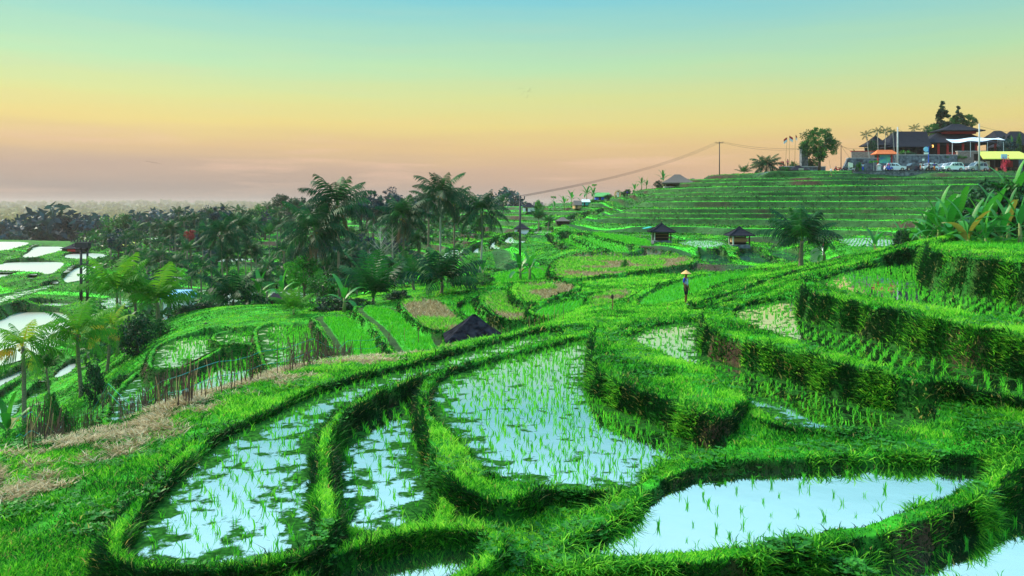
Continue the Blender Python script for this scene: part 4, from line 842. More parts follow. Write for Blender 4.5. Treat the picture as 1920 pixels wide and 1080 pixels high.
# ---- banana
def banana_leaf(S, U, rs, L, wd, az, el, droop, rr, p0):
    d = Vector((math.cos(az), math.sin(az), 0)); side = Vector((-d.y, d.x, 0)); p = Vector(p0); e = el; n = 12; rows = []
    for i in range(n+1):
        t = i/n; v = (d*math.cos(e)+Vector((0, 0, 1))*math.sin(e)).normalized(); up = side.cross(v); up = up if up.z > 0 else -up
        w = wd*max(0, (t-.12)/.88)**.35*max(0.02, (1-t))**.4*(1 if t > .12 else 0)+.02
        fold = .35+.1*math.sin(9*t+az)
        rows.append((p-side*w*rs.uniform(.86, 1.05)-up*w*-fold*.6, p.copy(), p+side*w*rs.uniform(.86, 1.05)+up*w*fold*.6)); p = p+v*L/n; e -= droop/n*(.4+1.6*t)
    b = len(S['V'])
    for i, r_ in enumerate(rows):
        for v in r_: S['V'].append(tuple(v)); S['R'].append(min(1, rr)); U.append(i/n+.13*rr)
    for i in range(n):
        for k in (0, 1):
            a = b+i*3+k; S['F'] += [(a, a+1, a+4), (a, a+4, a+3)]
def banana(px, py, Y, h, label, nl=8, L=1.9, seed=0, group=None, split=False, sc=1.0, yellow=False, on=None):
    x = (px-960)/F*Y; g = gz(x, Y)-.05 if on is None else on
    rs = random.Random(seed); root = empty('banana_plant', (x, Y, g), 0, label, 'banana plant', group)
    MB().tube([(0, 0, 0), (.03, 0, h*.5), (.0, .02, h)], [.13*sc, .10*sc, .06*sc], 8).build('stem', M['leaf_mid'] if 0 else MT_STEM, root, smooth=True)
    S = leafset(); U = []
    for i in range(nl):
        t = i/max(1, nl-1); az = i*2.4+rs.uniform(-.4, .4); el = R(84)-R(62)*t+rs.uniform(-.1, .1)
        rr = .2+.5*rs.random()+(.9 if (yellow and i == nl-2) or (rs.random() < .06) else 0)
        if split: S = leafset(); U = []
        banana_leaf(S, U, rs, L*rs.uniform(.85, 1.1), .30*L/1.9*rs.uniform(.9, 1.1)*(.7 if t == 0 else 1), az, el, R(30+60*t), rr, (0, 0, h*.9-.05*i))
        if split: lbuild(S, 'leaf', M['banana'], root, {'u': ('FLOAT', U)})
    if not split: lbuild(S, 'leaves', M['banana'], root, {'u': ('FLOAT', U)})
    return root
MT_STEM = pmat('banana_stem', (.10,.22,.05), col2=(.22,.20,.08), nscale=4)
bl = [(1780, 46, 1.0, 11, 2.3, 'huge banana plant in the middle of the clump at right, broad leaves fanned'), (1800, 49, 2.0, 10, 2.3, 'banana plant standing behind the middle of the right hand clump'), (1862, 48, 2.2, 10, 2.3, 'banana plant rising highest behind the right part of the clump'), (1760, 48, 1.2, 9, 2.6, 'banana plant between the huge one and the low one at the left of the clump'), (1900, 50, 2.6, 9, 2.8, 'banana plant behind the bushes at the right end of the clump'),
      (1785, 50, 1.6, 9, 2.0, 'banana plant with half folded leaves behind the left part of the clump'), (1848, 43, .6, 8, 1.9, 'low banana plant in front of the tallest ones, leaves close to the grass'), (1878, 44, .9, 9, 1.9, 'dark banana plant low in front of the right hand bushes'), (1725, 54, 1.2, 8, 1.8, 'banana plant at the far left end of the clump'),
      (1838, 45, 1.6, 10, 2.3, 'banana plant with the tall pale upright leaf in the clump at right'),
      (1890, 46, 1.7, 9, 2.1, 'banana plant at the right edge of the clump, leaves arching over dark bushes'), (1740, 50, .6, 9, 2.3, 'lower banana plant at the left foot of the big clump'),
      (1815, 43, .5, 8, 2.4, 'banana plant in front of the clump with leaves spreading low over the grass'), (1912, 42, 1.9, 7, 2.4, 'banana plant cut off by the right edge of the picture')]
for i, (px, Y, h, nl_, L, lb) in enumerate(bl): banana(px, 0, Y, h*.65, lb, nl_, L, seed=30+i, split=True, yellow=(i == 2))
for i, (px, Y, h, nl_, L, lb) in enumerate([
        (1690, 62, 1.2, 8, 1.5, 'slim banana plant left of the big clump on the slope'), (1640, 60, .9, 8, 1.5, 'small banana plant alone above the ridge with a straight stem'), (1545, 60, 1.0, 8, 1.3, 'small banana plant just right of the lone coconut palm'),
        (1713, 66, 1.6, 7, 1.6, 'banana plant with one upright leaf behind the big clump'), (975, 62, .9, 9, 1.9, 'dark leaved banana plant on the green terrace in the centre'), (993, 61, 1.2, 7, 1.6, 'banana plant with a bright yellow leaf on the green terrace in the centre'),
        (487, 62, 1.2, 7, 1.9, 'banana plant left of the small orange hearted palm'), (530, 66, 1.5, 6, 1.8, 'banana plant with pale leaves in front of the dark hedge'), (645, 50, 1.0, 6, 1.8, 'bright green banana plant growing by the thicket left of the young palm'),
        (500, 90, 1.6, 7, 2.0, 'banana plant standing behind the pools in the valley'), (600, 82, 1.8, 7, 2.0, 'banana plant under the large drooping palm'), (395, 80, 1.6, 7, 2.0, 'banana plant close to the right side of the hut with the blue roof'),
        (15, 42, 1.4, 8, 2.2, 'banana plant at the left edge with one orange dying leaf'), (268, 118, 2.0, 8, 2.4, 'banana plant right of the twin poles above the palms'), (225, 110, 2.0, 7, 2.4, 'banana plant behind the sunlit palms by the twin poles'),
        (560, 95, 1.4, 7, 1.8, 'banana plant in the valley left of the large palm trunks'), (905, 78, 1.0, 7, 1.6, 'banana plant at the foot of the slender palm'), (862, 100, 1.0, 6, 1.5, 'thin banana plant beside the cream coloured field'),
        (1058, 180, 2.0, 8, 2.4, 'banana plant left of the small wooden shed on the skyline'), (1072, 181, 2.2, 7, 2.4, 'banana plant touching the small wooden shed on the skyline'), (1100, 185, 2.4, 8, 2.6, 'tall banana plant left of the green roofed shelter'), (1112, 186, 2.2, 8, 2.4, 'banana plant close against the green roofed shelter'),
        (1190, 184, 1.4, 7, 2.0, 'banana plant leftmost of the row before the thatched house'), (1203, 184, 1.8, 7, 2.0, 'banana plant second in the row before the thatched house'), (1212, 184, 1.2, 6, 2.0, 'banana plant rightmost of the row before the thatched house'),
        (1243, 178, 2.2, 9, 2.6, 'tall banana plant against the left end of the thatched house'), (1040, 182, 1.2, 7, 2.0, 'low banana plant right of the white walled hut on the skyline')]):
    banana(px, 0, Y, h, lb, nl_, L, seed=60+i, yellow=(px == 993 or px == 15))
# ---- leafy trees and bushes
def leafball(S, rs, c, r, n, size, rr):
    for _ in range(n):
        u = Vector((rs.gauss(0, 1), rs.gauss(0, 1), rs.gauss(0, 1))).normalized()*r*rs.random()**.4; p = Vector(c)+Vector((u.x, u.y, u.z*.8))
        a = Vector((rs.gauss(0, 1), rs.gauss(0, 1), rs.gauss(0, .7))).normalized(); b = a.cross(Vector((rs.gauss(0, 1), rs.gauss(0, 1), rs.gauss(0, 1)))).normalized(); s = size*rs.uniform(.6, 1.3)
        ladd(S, [p-a*s, p+b*s*.45, p+a*s, p-b*s*.45], [(0, 1, 2), (0, 2, 3)], min(1, max(0, rr+rs.uniform(-.2, .2))))
def crown_shape(seed, rx, rz, ncl, nlf, size, clr=.33, conic=False, hollow=.3):
    rs = random.Random(seed); S = leafset(); cl = []
    for _ in range(ncl):
        u = Vector((rs.gauss(0, 1), rs.gauss(0, 1), rs.gauss(0, 1))).normalized()*(hollow+(1-hollow)*rs.random()**.5)
        if conic:
            z = rs.random()**1.3; a = rs.uniform(0, 6.28); q = (1-z)**.75*rs.uniform(.3, 1)*rx; c = (math.cos(a)*q, math.sin(a)*q, z*rz*2-rz)
        else: c = (u.x*rx*rs.uniform(.8, 1.1), u.y*rx, u.z*rz)
        cl.append(c); leafball(S, rs, c, rx*clr*(.45+.8*rs.random())*(1 if not conic else (1.1-.8*z)), nlf, size, rs.random())
    return S, cl
def leafmesh(mat, *a, **k):
    S, cl = crown_shape(*a, **k); o = lbuild(S, 'crown', mat); me = o.data; bpy.data.objects.remove(o); return me, cl
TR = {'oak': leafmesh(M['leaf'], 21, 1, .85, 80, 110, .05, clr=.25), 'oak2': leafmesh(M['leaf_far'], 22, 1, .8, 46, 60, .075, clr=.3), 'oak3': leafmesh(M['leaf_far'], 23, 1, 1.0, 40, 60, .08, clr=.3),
      'cone': leafmesh(M['leaf_dark'], 24, .5, 1.0, 110, 45, .045, clr=.32, conic=True), 'bush': leafmesh(M['leaf'], 25, 1, .7, 40, 80, .065, clr=.35), 'bush2': leafmesh(M['leaf_mid'], 26, 1, .65, 34, 80, .075, clr=.35),
      'dark': leafmesh(M['leaf_dark'], 27, 1, .75, 40, 80, .07, clr=.36), 'warm': leafmesh(M['leaf_warm'], 28, 1, .8, 30, 40, .1, clr=.36), 'red': leafmesh(M['leaf_red'], 29, 1, .7, 24, 40, .1, clr=.4),
      'flow': leafmesh(M['flower'], 31, 1, .8, 14, 30, .12, clr=.4)}
def tree(px, Y, top, rpx, kind, label, name='tree', cat='tree', group=None, trunk=True, bot=None, mat='bark'):
    x = (px-960)/F*Y; g = gz(x, Y)-.1; r = rpx/F*Y; zt = (HZ-top)/F*Y; me, cl = TR[kind]
    rz = (zt-g)/2*.96 if kind == 'cone' else (max(r*.5, (zt-g)*.55) if name == 'bush' else r*.95)
    root = empty(name, (x, Y, g), 0, label, cat, group)
    if kind != 'cone': zt = max(zt, g+rz*1.2)
    if name == 'tree' and group: r = max(r, 1.5)
    cz = zt-g-rz
    c = bpy.data.objects.new('crown' if name == 'tree' else 'foliage', me); COL.objects.link(c); c.parent = root; c.location = (0, 0, cz)
    c.scale = (r, r, rz/.85) if kind != 'cone' else (r/.33, r/.33, rz); c.rotation_euler = (0, 0, (px*1.7) % 6.28)
    m = MB(); tr_ = max(.05, r*.07)
    m.tube([(0, 0, 0), (.02*r, 0, cz*.4), (0, .03*r, max(.2, cz*.9))], [tr_*1.3, tr_, tr_*.7], 7)
    for i, q in enumerate(cl[::7][:7]):
        a = (px*1.7) % 6.28; qx = (q[0]*math.cos(a)-q[1]*math.sin(a))*r*.75; qy = (q[0]*math.sin(a)+q[1]*math.cos(a))*r*.75
        z0 = cz*(.35+.08*i) if cz > 0 else .1
        m.tube([(0, 0, max(.05, z0)), (qx*.5, qy*.5, max(.1, (z0+cz+q[2]*rz)*.5)), (qx, qy, max(.15, cz+q[2]*rz*.7))], [tr_*.55, tr_*.35, tr_*.12], 5)
    m.build('trunk' if name == 'tree' else 'stem', M[mat], root, smooth=True)
    return root
tree(1536, 166, 239, 34, 'oak', 'round leafy tree on the hill beside the dark tower, sky showing through its crown')
tree(1768, 214, 190, 21, 'cone', 'tallest dark conifer behind the long dark roof', cat='conifer')
tree(1797, 216, 199, 18, 'cone', 'shorter dark conifer right of the tallest one', cat='conifer')
tree(1790, 217, 218, 17, 'oak', 'round dark tree low between the two conifers')
tree(1817, 217, 214, 14, 'oak', 'round dark tree at the right foot of the shorter conifer')
tree(1750, 213, 232, 15, 'oak', 'dark tree left of the tallest conifer and behind the roof')
tree(700, 130, 360, 26, 'oak2', 'tall thin leaved tree on the skyline between the two palm groups')
tree(678, 132, 374, 18, 'oak2', 'lower thin leaved tree left of the tall one on the skyline')
tree(735, 128, 376, 18, 'oak2', 'thin leaved tree on the skyline behind the bushy palm')
tree(570, 70, 478, 36, 'bush2', 'light green leafy tree on the slope below the large drooping palm')
tree(606, 58, 500, 34, 'bush', 'leafy tree leaning above the dark hedge in the centre left')
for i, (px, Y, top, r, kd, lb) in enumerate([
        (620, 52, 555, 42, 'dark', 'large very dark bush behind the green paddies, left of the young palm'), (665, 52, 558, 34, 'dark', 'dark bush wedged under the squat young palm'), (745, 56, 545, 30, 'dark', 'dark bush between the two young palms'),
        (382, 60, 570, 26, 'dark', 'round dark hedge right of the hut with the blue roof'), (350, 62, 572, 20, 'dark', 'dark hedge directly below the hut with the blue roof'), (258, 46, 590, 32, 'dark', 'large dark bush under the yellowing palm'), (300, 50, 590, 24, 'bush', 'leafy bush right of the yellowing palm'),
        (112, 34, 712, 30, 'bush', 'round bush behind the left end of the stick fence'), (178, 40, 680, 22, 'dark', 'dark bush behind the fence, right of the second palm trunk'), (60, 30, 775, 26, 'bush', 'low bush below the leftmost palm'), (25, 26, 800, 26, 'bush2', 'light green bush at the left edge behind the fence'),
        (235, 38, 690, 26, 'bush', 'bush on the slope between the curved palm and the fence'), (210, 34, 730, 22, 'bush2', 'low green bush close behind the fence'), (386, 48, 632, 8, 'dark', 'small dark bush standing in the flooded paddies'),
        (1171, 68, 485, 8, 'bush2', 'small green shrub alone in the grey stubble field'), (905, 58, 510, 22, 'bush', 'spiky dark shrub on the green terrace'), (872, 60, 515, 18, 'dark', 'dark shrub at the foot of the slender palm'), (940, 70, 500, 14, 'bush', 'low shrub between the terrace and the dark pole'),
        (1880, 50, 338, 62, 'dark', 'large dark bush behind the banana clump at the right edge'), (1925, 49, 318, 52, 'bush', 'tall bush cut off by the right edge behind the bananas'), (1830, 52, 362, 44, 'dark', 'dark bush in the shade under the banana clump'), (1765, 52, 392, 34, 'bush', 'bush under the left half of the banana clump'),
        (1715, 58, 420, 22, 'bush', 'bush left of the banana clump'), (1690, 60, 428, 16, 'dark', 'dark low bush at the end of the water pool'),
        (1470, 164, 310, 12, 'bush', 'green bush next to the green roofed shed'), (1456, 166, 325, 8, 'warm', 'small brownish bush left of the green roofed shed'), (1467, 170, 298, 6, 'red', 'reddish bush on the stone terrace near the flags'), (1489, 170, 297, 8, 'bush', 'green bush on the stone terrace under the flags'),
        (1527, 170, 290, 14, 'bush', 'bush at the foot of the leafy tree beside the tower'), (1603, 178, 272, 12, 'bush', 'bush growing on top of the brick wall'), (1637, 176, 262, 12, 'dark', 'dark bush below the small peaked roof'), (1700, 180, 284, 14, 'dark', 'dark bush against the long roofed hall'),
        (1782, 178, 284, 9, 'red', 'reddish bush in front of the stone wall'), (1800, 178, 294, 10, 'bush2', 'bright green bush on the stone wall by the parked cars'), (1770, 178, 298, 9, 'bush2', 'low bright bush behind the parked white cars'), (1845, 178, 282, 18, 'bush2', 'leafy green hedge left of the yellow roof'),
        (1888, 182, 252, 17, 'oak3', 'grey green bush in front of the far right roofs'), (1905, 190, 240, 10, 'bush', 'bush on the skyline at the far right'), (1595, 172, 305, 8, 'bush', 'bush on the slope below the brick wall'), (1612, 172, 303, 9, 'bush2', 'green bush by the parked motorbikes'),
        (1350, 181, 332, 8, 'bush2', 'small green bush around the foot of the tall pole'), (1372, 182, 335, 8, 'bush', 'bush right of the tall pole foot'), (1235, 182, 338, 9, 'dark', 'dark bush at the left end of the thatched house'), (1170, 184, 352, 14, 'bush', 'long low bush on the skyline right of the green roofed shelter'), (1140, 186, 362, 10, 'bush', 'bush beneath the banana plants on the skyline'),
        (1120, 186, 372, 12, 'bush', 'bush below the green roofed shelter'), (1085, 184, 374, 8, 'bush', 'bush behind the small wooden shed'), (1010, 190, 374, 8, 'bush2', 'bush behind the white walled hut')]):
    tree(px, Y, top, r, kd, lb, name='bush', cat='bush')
k_ = tree(1886, 160, 293, 7, 'flow', 'bush of crimson flowers in front of the yellow roofed stall', name='bush', cat='flowering bush')
tree(358, 118, 428, 12, 'red', 'tree with a red flowering crown in the left grove', cat='flowering tree')
# trees rising out of the valley grove
rs = random.Random(3)
VG = []
for i in range(50):
    px = rs.uniform(215, 800); Y = rs.uniform(95, 240); 
    x = (px-960)/F*Y; g = gz(x, Y); 
    if any(sdist(P, np.array([x]), np.array([Y]))[0] < 2.5 for n_, P in polys.items() if n_[0] in 'VLP'): continue
    hgt = rs.uniform(2.5, 6.5)*(1 if Y < 150 else 1.5); tree(px, Y, HZ-(g+hgt)*F/Y, rs.uniform(1.6, 3.2)*F/Y*(1 if Y < 150 else 1.4), rs.choice(['oak2', 'oak3', 'dark', 'bush', 'oak2']), 'broadleaf tree in the shaded grove on the valley floor', group='broadleaf trees of the valley grove')
S = leafset(); rs = random.Random(9)
for _ in range(1500):
    px = rs.uniform(150, 900); Y = math.exp(rs.uniform(math.log(64), math.log(270))); x = (px-960)/F*Y; g = gz(x, Y)
    if Y < 82 and px > 480 or (px > 780 and Y < 130) or vnoise(np.array([x/14.]), np.array([Y/20.]), 5)[0] < .36: continue
    if any((abs(x-P[:, 0].mean()) < 40) and sdist(P, np.array([x]), np.array([Y]))[0] < 1.2 for n_, P in polys.items() if n_[0] in 'VLP'): continue
    r = rs.uniform(.7, 2.0)*(1+Y/260); leafball(S, rs, (x, Y, g+r*.35), r, 26, .22+Y*.0022, rs.random()*.8)
tag(lbuild(S, 'undergrowth', M['leaf']), 'dark green undergrowth between the palms on the valley floor', 'undergrowth', kind='stuff')
# dark woods along the far edge of the valley, then the far plain
rs = random.Random(5)
def wood(n, xr, yr, hr, kinds, name, label, seed, matk):
    rs = random.Random(seed); S = leafset()
    for _ in range(n):
        Y = math.exp(rs.uniform(math.log(yr[0]), math.log(yr[1]))); px = rs.uniform(*xr); x = (px-960)/F*Y; g = gz(x, Y); h = rs.uniform(*hr); r = h*rs.uniform(.35, .6); tone = rs.random()
        for q in range(8):
            u = Vector((rs.gauss(0, 1), rs.gauss(0, 1), rs.gauss(0, 1))).normalized()*.6
            leafball(S, rs, (x+u.x*r, Y+u.y*r, g+h-r+u.z*r*.8), r*.55, 12 if Y < 900 else 5, r*.22 if Y < 900 else r*.42, .25+.5*tone+.25*u.z)
    o = lbuild(S, name, M[matk]); tag(o, label, 'woodland', kind='stuff'); return o
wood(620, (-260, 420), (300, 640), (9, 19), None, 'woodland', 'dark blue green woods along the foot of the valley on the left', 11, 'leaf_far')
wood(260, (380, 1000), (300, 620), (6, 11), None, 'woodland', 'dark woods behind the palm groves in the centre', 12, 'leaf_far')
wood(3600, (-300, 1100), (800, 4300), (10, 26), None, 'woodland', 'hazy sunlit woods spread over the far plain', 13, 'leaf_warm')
# bare grey tree between the palms
def bare_tree(px, Y, top, label):
    x = (px-960)/F*Y; g = gz(x, Y); h = (HZ-top)/F*Y-g; rs = random.Random(int(px)); root = empty('bare_tree', (x, Y, g), 0, label, 'bare tree'); m = MB(); tw = MB()
    m.tube([(0, 0, 0), (.1, 0, h*.5), (0, 0, h)], [.09, .06, .015], 6)
    for i in range(26):
        t = .3+.7*i/26; a = rs.uniform(0, 6.28); l = h*.25*(1.2-t)*rs.uniform(.7, 1.3); p = Vector((.05, 0, h*t)); e = p+Vector((math.cos(a)*l, math.sin(a)*l, l*.9))
        tw.tube([p, (p+e)/2+Vector((0, 0, l*.1)), e], [.03, .02, .008], 4)
        for q in range(4):
            s_ = p.lerp(e, .3+.2*q); a2 = a+rs.uniform(-1.2, 1.2); tw.tube([s_, s_+Vector((math.cos(a2)*l*.4, math.sin(a2)*l*.4, l*.35))], [.015, .006], 3)
    m.build('trunk', M['trunk_pale'], root, smooth=True); tw.build('branches', M['trunk_pale'], root)
bare_tree(713, 86, 408, 'bare grey tree with thin branches between the palm groups')
bare_tree(735, 85, 415, 'smaller bare grey tree right of the first bare one')
def slim_tree(px, Y, top, r, label):
    x = (px-960)/F*Y; g = gz(x, Y); h = (HZ-top)/F*Y-g; root = empty('papaya_tree', (x, Y, g), 0, label, 'tree')
    MB().tube([(0, 0, 0), (.05, 0, h*.6), (0, 0, h)], [.1, .08, .06], 6).build('trunk', M['trunk_pale'], root)
    S = leafset(); rs = random.Random(int(px))
    for q in range(12):
        a = q*.55; leafball(S, rs, (math.cos(a)*r*.7, math.sin(a)*r*.7, h-r*.2+rs.uniform(0, .3)), r*.28, 14, .14, rs.random())
    lbuild(S, 'crown', M['leaf_mid'], root)
slim_tree(1038, 183, 370, .7, 'thin papaya tree with an umbrella crown right of the white walled hut')
slim_tree(1114, 187, 347, .6, 'tall thin papaya tree beside the green roofed shelter')
slim_tree(1697, 179, 284, 1.2, 'small pale frangipani tree behind the parked cars')
slim_tree(1638, 161, 303, 1.0, 'bare looking frangipani tree beside the white shrine')
# ------------------------------------------------------------------ haze over the valley
hm = bpy.data.materials.new('haze'); hm.use_nodes = True; t = hm.node_tree; t.nodes.clear()
ho = N(t, 'ShaderNodeOutputMaterial'); hv = N(t, 'ShaderNodeVolumePrincipled'); hv.inputs['Density'].default_value = .00018; hv.inputs['Color'].default_value = (.80, .68, .62, 1)
hv.inputs['Anisotropy'].default_value = 0.2; t.links.new(hv.outputs[0], ho.inputs['Volume'])
z0, z1 = float(H.min())-1.5, 34.0
hz = MB().box((0, 2530, (z0+z1)/2), (10200, 5080, z1-z0)).build('haze', hm); tag(hz, kind='stuff'); hz['label'] = 'thin warm evening haze lying over the valley and plain'
# ------------------------------------------------------------------ fences
def fence(pts, n, hgt, rad, label, spread, mats, rope=True, lean=.16, name='stick_fence', dens=None, limit=100):
    P = []
    for p in pts:
        x_, y_, z_ = hit(*p); P.append((x_*.975, y_*.975, gz(x_*.975, y_*.975)))
    root = empty(name, P[0], 0, label, 'fence'); O = Vector(P[0])
    seg = [0]
    for a, b in zip(P[:-1], P[1:]): seg.append(seg[-1]+math.dist(a[:2], b[:2]))
    rs = random.Random(len(pts)*7+n); st = []
    for i in range(n):
        s = (rs.random()**(dens or 1) if dens else (i+rs.uniform(-.3, .3))/max(1, n-1))*seg[-1]; s = min(max(s, 0), seg[-1]-1e-3)
        k = max(j for j in range(len(P)-1) if seg[j] <= s); f = (s-seg[k])/(seg[k+1]-seg[k])
        x = P[k][0]*(1-f)+P[k+1][0]*f+rs.uniform(-1, 1)*spread; y = P[k][1]*(1-f)+P[k+1][1]*f+rs.uniform(-1, 1)*spread; z = gz(x, y)
        h = hgt*rs.uniform(.7, 1.25); a = rs.uniform(0, 6.28); l = abs(rs.gauss(0, lean)); l = min(l, .45)
        base = Vector((x, y, z-.08))-O; top = base+Vector((math.cos(a)*l*h, math.sin(a)*l*h, h)); md = (base+top)/2+Vector((rs.uniform(-.03, .03), rs.uniform(-.03, .03), 0))
        st.append((y, base, md, top, rs.choice(mats)))
    st.sort(key=lambda q: q[0]); m2 = MB()
    for i, (y, b, md, tp, mt) in enumerate(st):
        r_ = rad*rs.uniform(.6, 1.3)
        if i < limit: MB().tube([b, md, tp], [r_, r_*.85, r_*.6], 5).build('stake', M[mt], root)
        else: m2.tube([b, md, tp], [r_, r_*.85, r_*.6], 4)
    if m2.v: o = m2.build('stakes', M['cane_dark'], root); o['kind'] = 'stuff'
    if rope:
        for hh in (.45, .85):
            pp = []
            for k in range(len(P)-1):
                for f in (0, .25, .5, .75): x = P[k][0]*(1-f)+P[k+1][0]*f; y = P[k][1]*(1-f)+P[k+1][1]*f; pp.append(Vector((x, y, gz(x, y)+hgt*hh+.04*math.sin(9*f+k)))-O)
            MB().tube(pp, .007, 4).build('rope', M['rope'], root)
    return root
fence([(30, 850), (60, 840), (120, 810), (238, 782), (341, 756), (469, 716), (554, 694), (652, 666), (740, 645)], 640, .9, .012, 'long crooked fence of thin brown sticks along the edge of the ridge', .3, ['cane_dark', 'cane_dark', 'cane_dark', 'bamboo'], dens=.85)
fence([(760, 634), (827, 625), (872, 622), (913, 619), (950, 615), (993, 607), (1058, 600)], 24, .75, .016, 'sparse row of thin upright stakes behind the ridge near the black roof', .05, ['cane_dark', 'bamboo'], rope=False, lean=.05, name='stake_row')
x, y, z = hit(1148, 584); r_ = empty('marker_stake', (x, y, z), 0, 'short reddish stake standing alone in the grass left of the man', 'stake')
MB().tube([(0, 0, -.1), (.02, 0, .35), (0, 0, .75)], [.03, .028, .02], 6).build('post', M['wood'], r_); MB().lathe([(.02, .6), (.06, .62), (.07, .7), (.05, .8), (.02, .82)], (0, 0, 0), 8).build('top', M['wood_dark'], r_)
# ------------------------------------------------------------------ people
def skin_obj(name, verts, edges, radii, mat, parent, sub=1):
    me = bpy.data.meshes.new(name); me.from_pydata([tuple(v) for v in verts], edges, []); o = bpy.data.objects.new(name, me); COL.objects.link(o); o.parent = parent
    md = o.modifiers.new('skin', 'SKIN'); md.use_smooth_shade = True
    if not me.skin_vertices: me.attributes
    for i, r in enumerate(radii):
        sv_ = me.skin_vertices[0].data[i]; sv_.radius = r if isinstance(r, tuple) else (r, r); sv_.use_root = (i == 0)
    if sub: s = o.modifiers.new('sub', 'SUBSURF'); s.levels = sub; s.render_levels = sub
    me.materials.append(mat); return o
def person(x, y, z, rz, label, shirt, sleeve, legs, hat=None, detail=True, pose='stand', ht=1.66, skinm='skin', sitting=False):
    root = empty('person', (x, y, z), rz, label, 'person'); k = ht/1.66
    # faces +Y locally
    V = [(0, 0, .92), (0, .01, 1.10), (0, .0, 1.32), (0, 0, 1.43), (0, .02, 1.50), (0, .035, 1.58), (0, .02, 1.66)]; Rr = [(.13, .10), (.125, .095), (.15, .10), (.06, .06), (.055, .055), (.085, .095), (.06, .065)]
    E = [(0, 1), (1, 2), (2, 3), (3, 4), (4, 5), (5, 6)]
    st = .06 if pose == 'stand' else .16
    for sg in (-1, 1):
        b = len(V); V += [(sg*.095, 0, .86), (sg*.11, .02+st*sg*.4, .48), (sg*.12, st*sg*.5-.01, .09), (sg*.13, .10+st*sg*.5, .035), (sg*.135, .18+st*sg*.5, .03)]; Rr += [.085, .058, .042, .04, .03]
        E += [(0, b), (b, b+1), (b+1, b+2), (b+2, b+3), (b+3, b+4)]
        b = len(V); V += [(sg*.19, -.01, 1.36), (sg*.245, -.02, 1.10), (sg*.25, .06, .86), (sg*.25, .08, .80)]; Rr += [.055, .042, .03, (.02, .035)]
        E += [(2, b), (b, b+1), (b+1, b+2), (b+2, b+3)]
        if detail:
            h = b+3
            for q, (dy, l) in enumerate(((-.025, .065), (-.009, .08), (.008, .085), (.024, .075))):
                c = len(V); V += [(sg*.25, .08+dy, .755), (sg*.243, .085+dy*1.1, .755-l*.55), (sg*.232, .09+dy*1.1, .755-l)]; Rr += [.011, .009, .007]; E += [(h, c), (c, c+1), (c+1, c+2)]
            c = len(V); V += [(sg*.235, .125, .77), (sg*.225, .135, .735)]; Rr += [.011, .008]; E += [(h, c), (c, c+1)]
    V = [(a*k, b_*k, c*k) for a, b_, c in V]; Rr = [tuple(q*k for q in r) if isinstance(r, tuple) else r*k for r in Rr]
    skin_obj('body', V, E, Rr, M[skinm], root, 1)
    T = [(0, 0, .88), (0, .01, 1.10), (0, 0, 1.31), (0, 0, 1.41)]; TR_ = [(.152, .125), (.15, .12), (.17, .12), (.075, .075)]; TE = [(0, 1), (1, 2), (2, 3)]
    skin_obj('shirt', [(a*k, b_*k, c*k) for a, b_, c in T], TE, [tuple(q*k for q in r) for r in TR_], M[shirt], root)
    for sg in (-1, 1):
        skin_obj('sleeve', [(sg*.14*k, 0, 1.385*k), (sg*.20*k, -.01, 1.32*k), (sg*.243*k, -.02, 1.11*k)], [(0, 1), (1, 2)], [.07*k, .068*k, .055*k], M[sleeve], root)
        skin_obj('trouser_leg', [(sg*.06*k, 0, .93*k), (sg*.10*k, 0, .84*k), (sg*.112*k, (.02+st*sg*.4)*k, (.46 if legs[1] == 'short' else .12)*k)], [(0, 1), (1, 2)], [.12*k, .105*k, .078*k], M[legs[0]], root)
    if detail:
        f = MB()
        for sg in (-1, 1): MB().lathe([(.001, -.012), (.012, 0), (.001, .012)], (sg*.032*k, .125*k, 1.585*k), 6).build('eye', M['hair'], root)
        MB().tube([(0, .118*k, 1.58*k), (0, .145*k, 1.55*k)], [.01, .015], 5).build('nose', M[skinm], root); MB().box((0, .125*k, 1.52*k), (.045, .01, .012)).build('mouth', M['wood'], root)
        for sg in (-1, 1): MB().lathe([(.004, -.03), (.018, 0), (.004, .03)], (sg*.095*k, .03*k, 1.575*k), 6).build('ear', M[skinm], root)
    MB().lathe([(.093*k, -.05), (.10*k, 0), (.09*k, .06), (.05*k, .10), (.005, .115)], (0, .008, 1.605*k), 12).build('hair', M['hair'], root, smooth=True)
    if hat:
        MB().lathe([(.26, .0), (.262, .012), (.18, .06), (.09, .125), (.02, .18), (.003, .19), (.001, .17), (.08, .11), (.17, .045), (.25, -.004)], (0, .01, 1.60*k), 24).build('conical_hat', M[hat], root, smooth=False)
    return root
x, y, z = hit(1286, 569, 30, 60)
pY = 1.76*F/63.0
person(x, y, z, R(-125), 'man in a pointed straw hat, pale shirt and black shorts standing on the grassy path', 'shirt_grey', 'shirt_blue', ('cloth_dark', 'short'), hat='hat', ht=1.62*y*63/F/1.76)
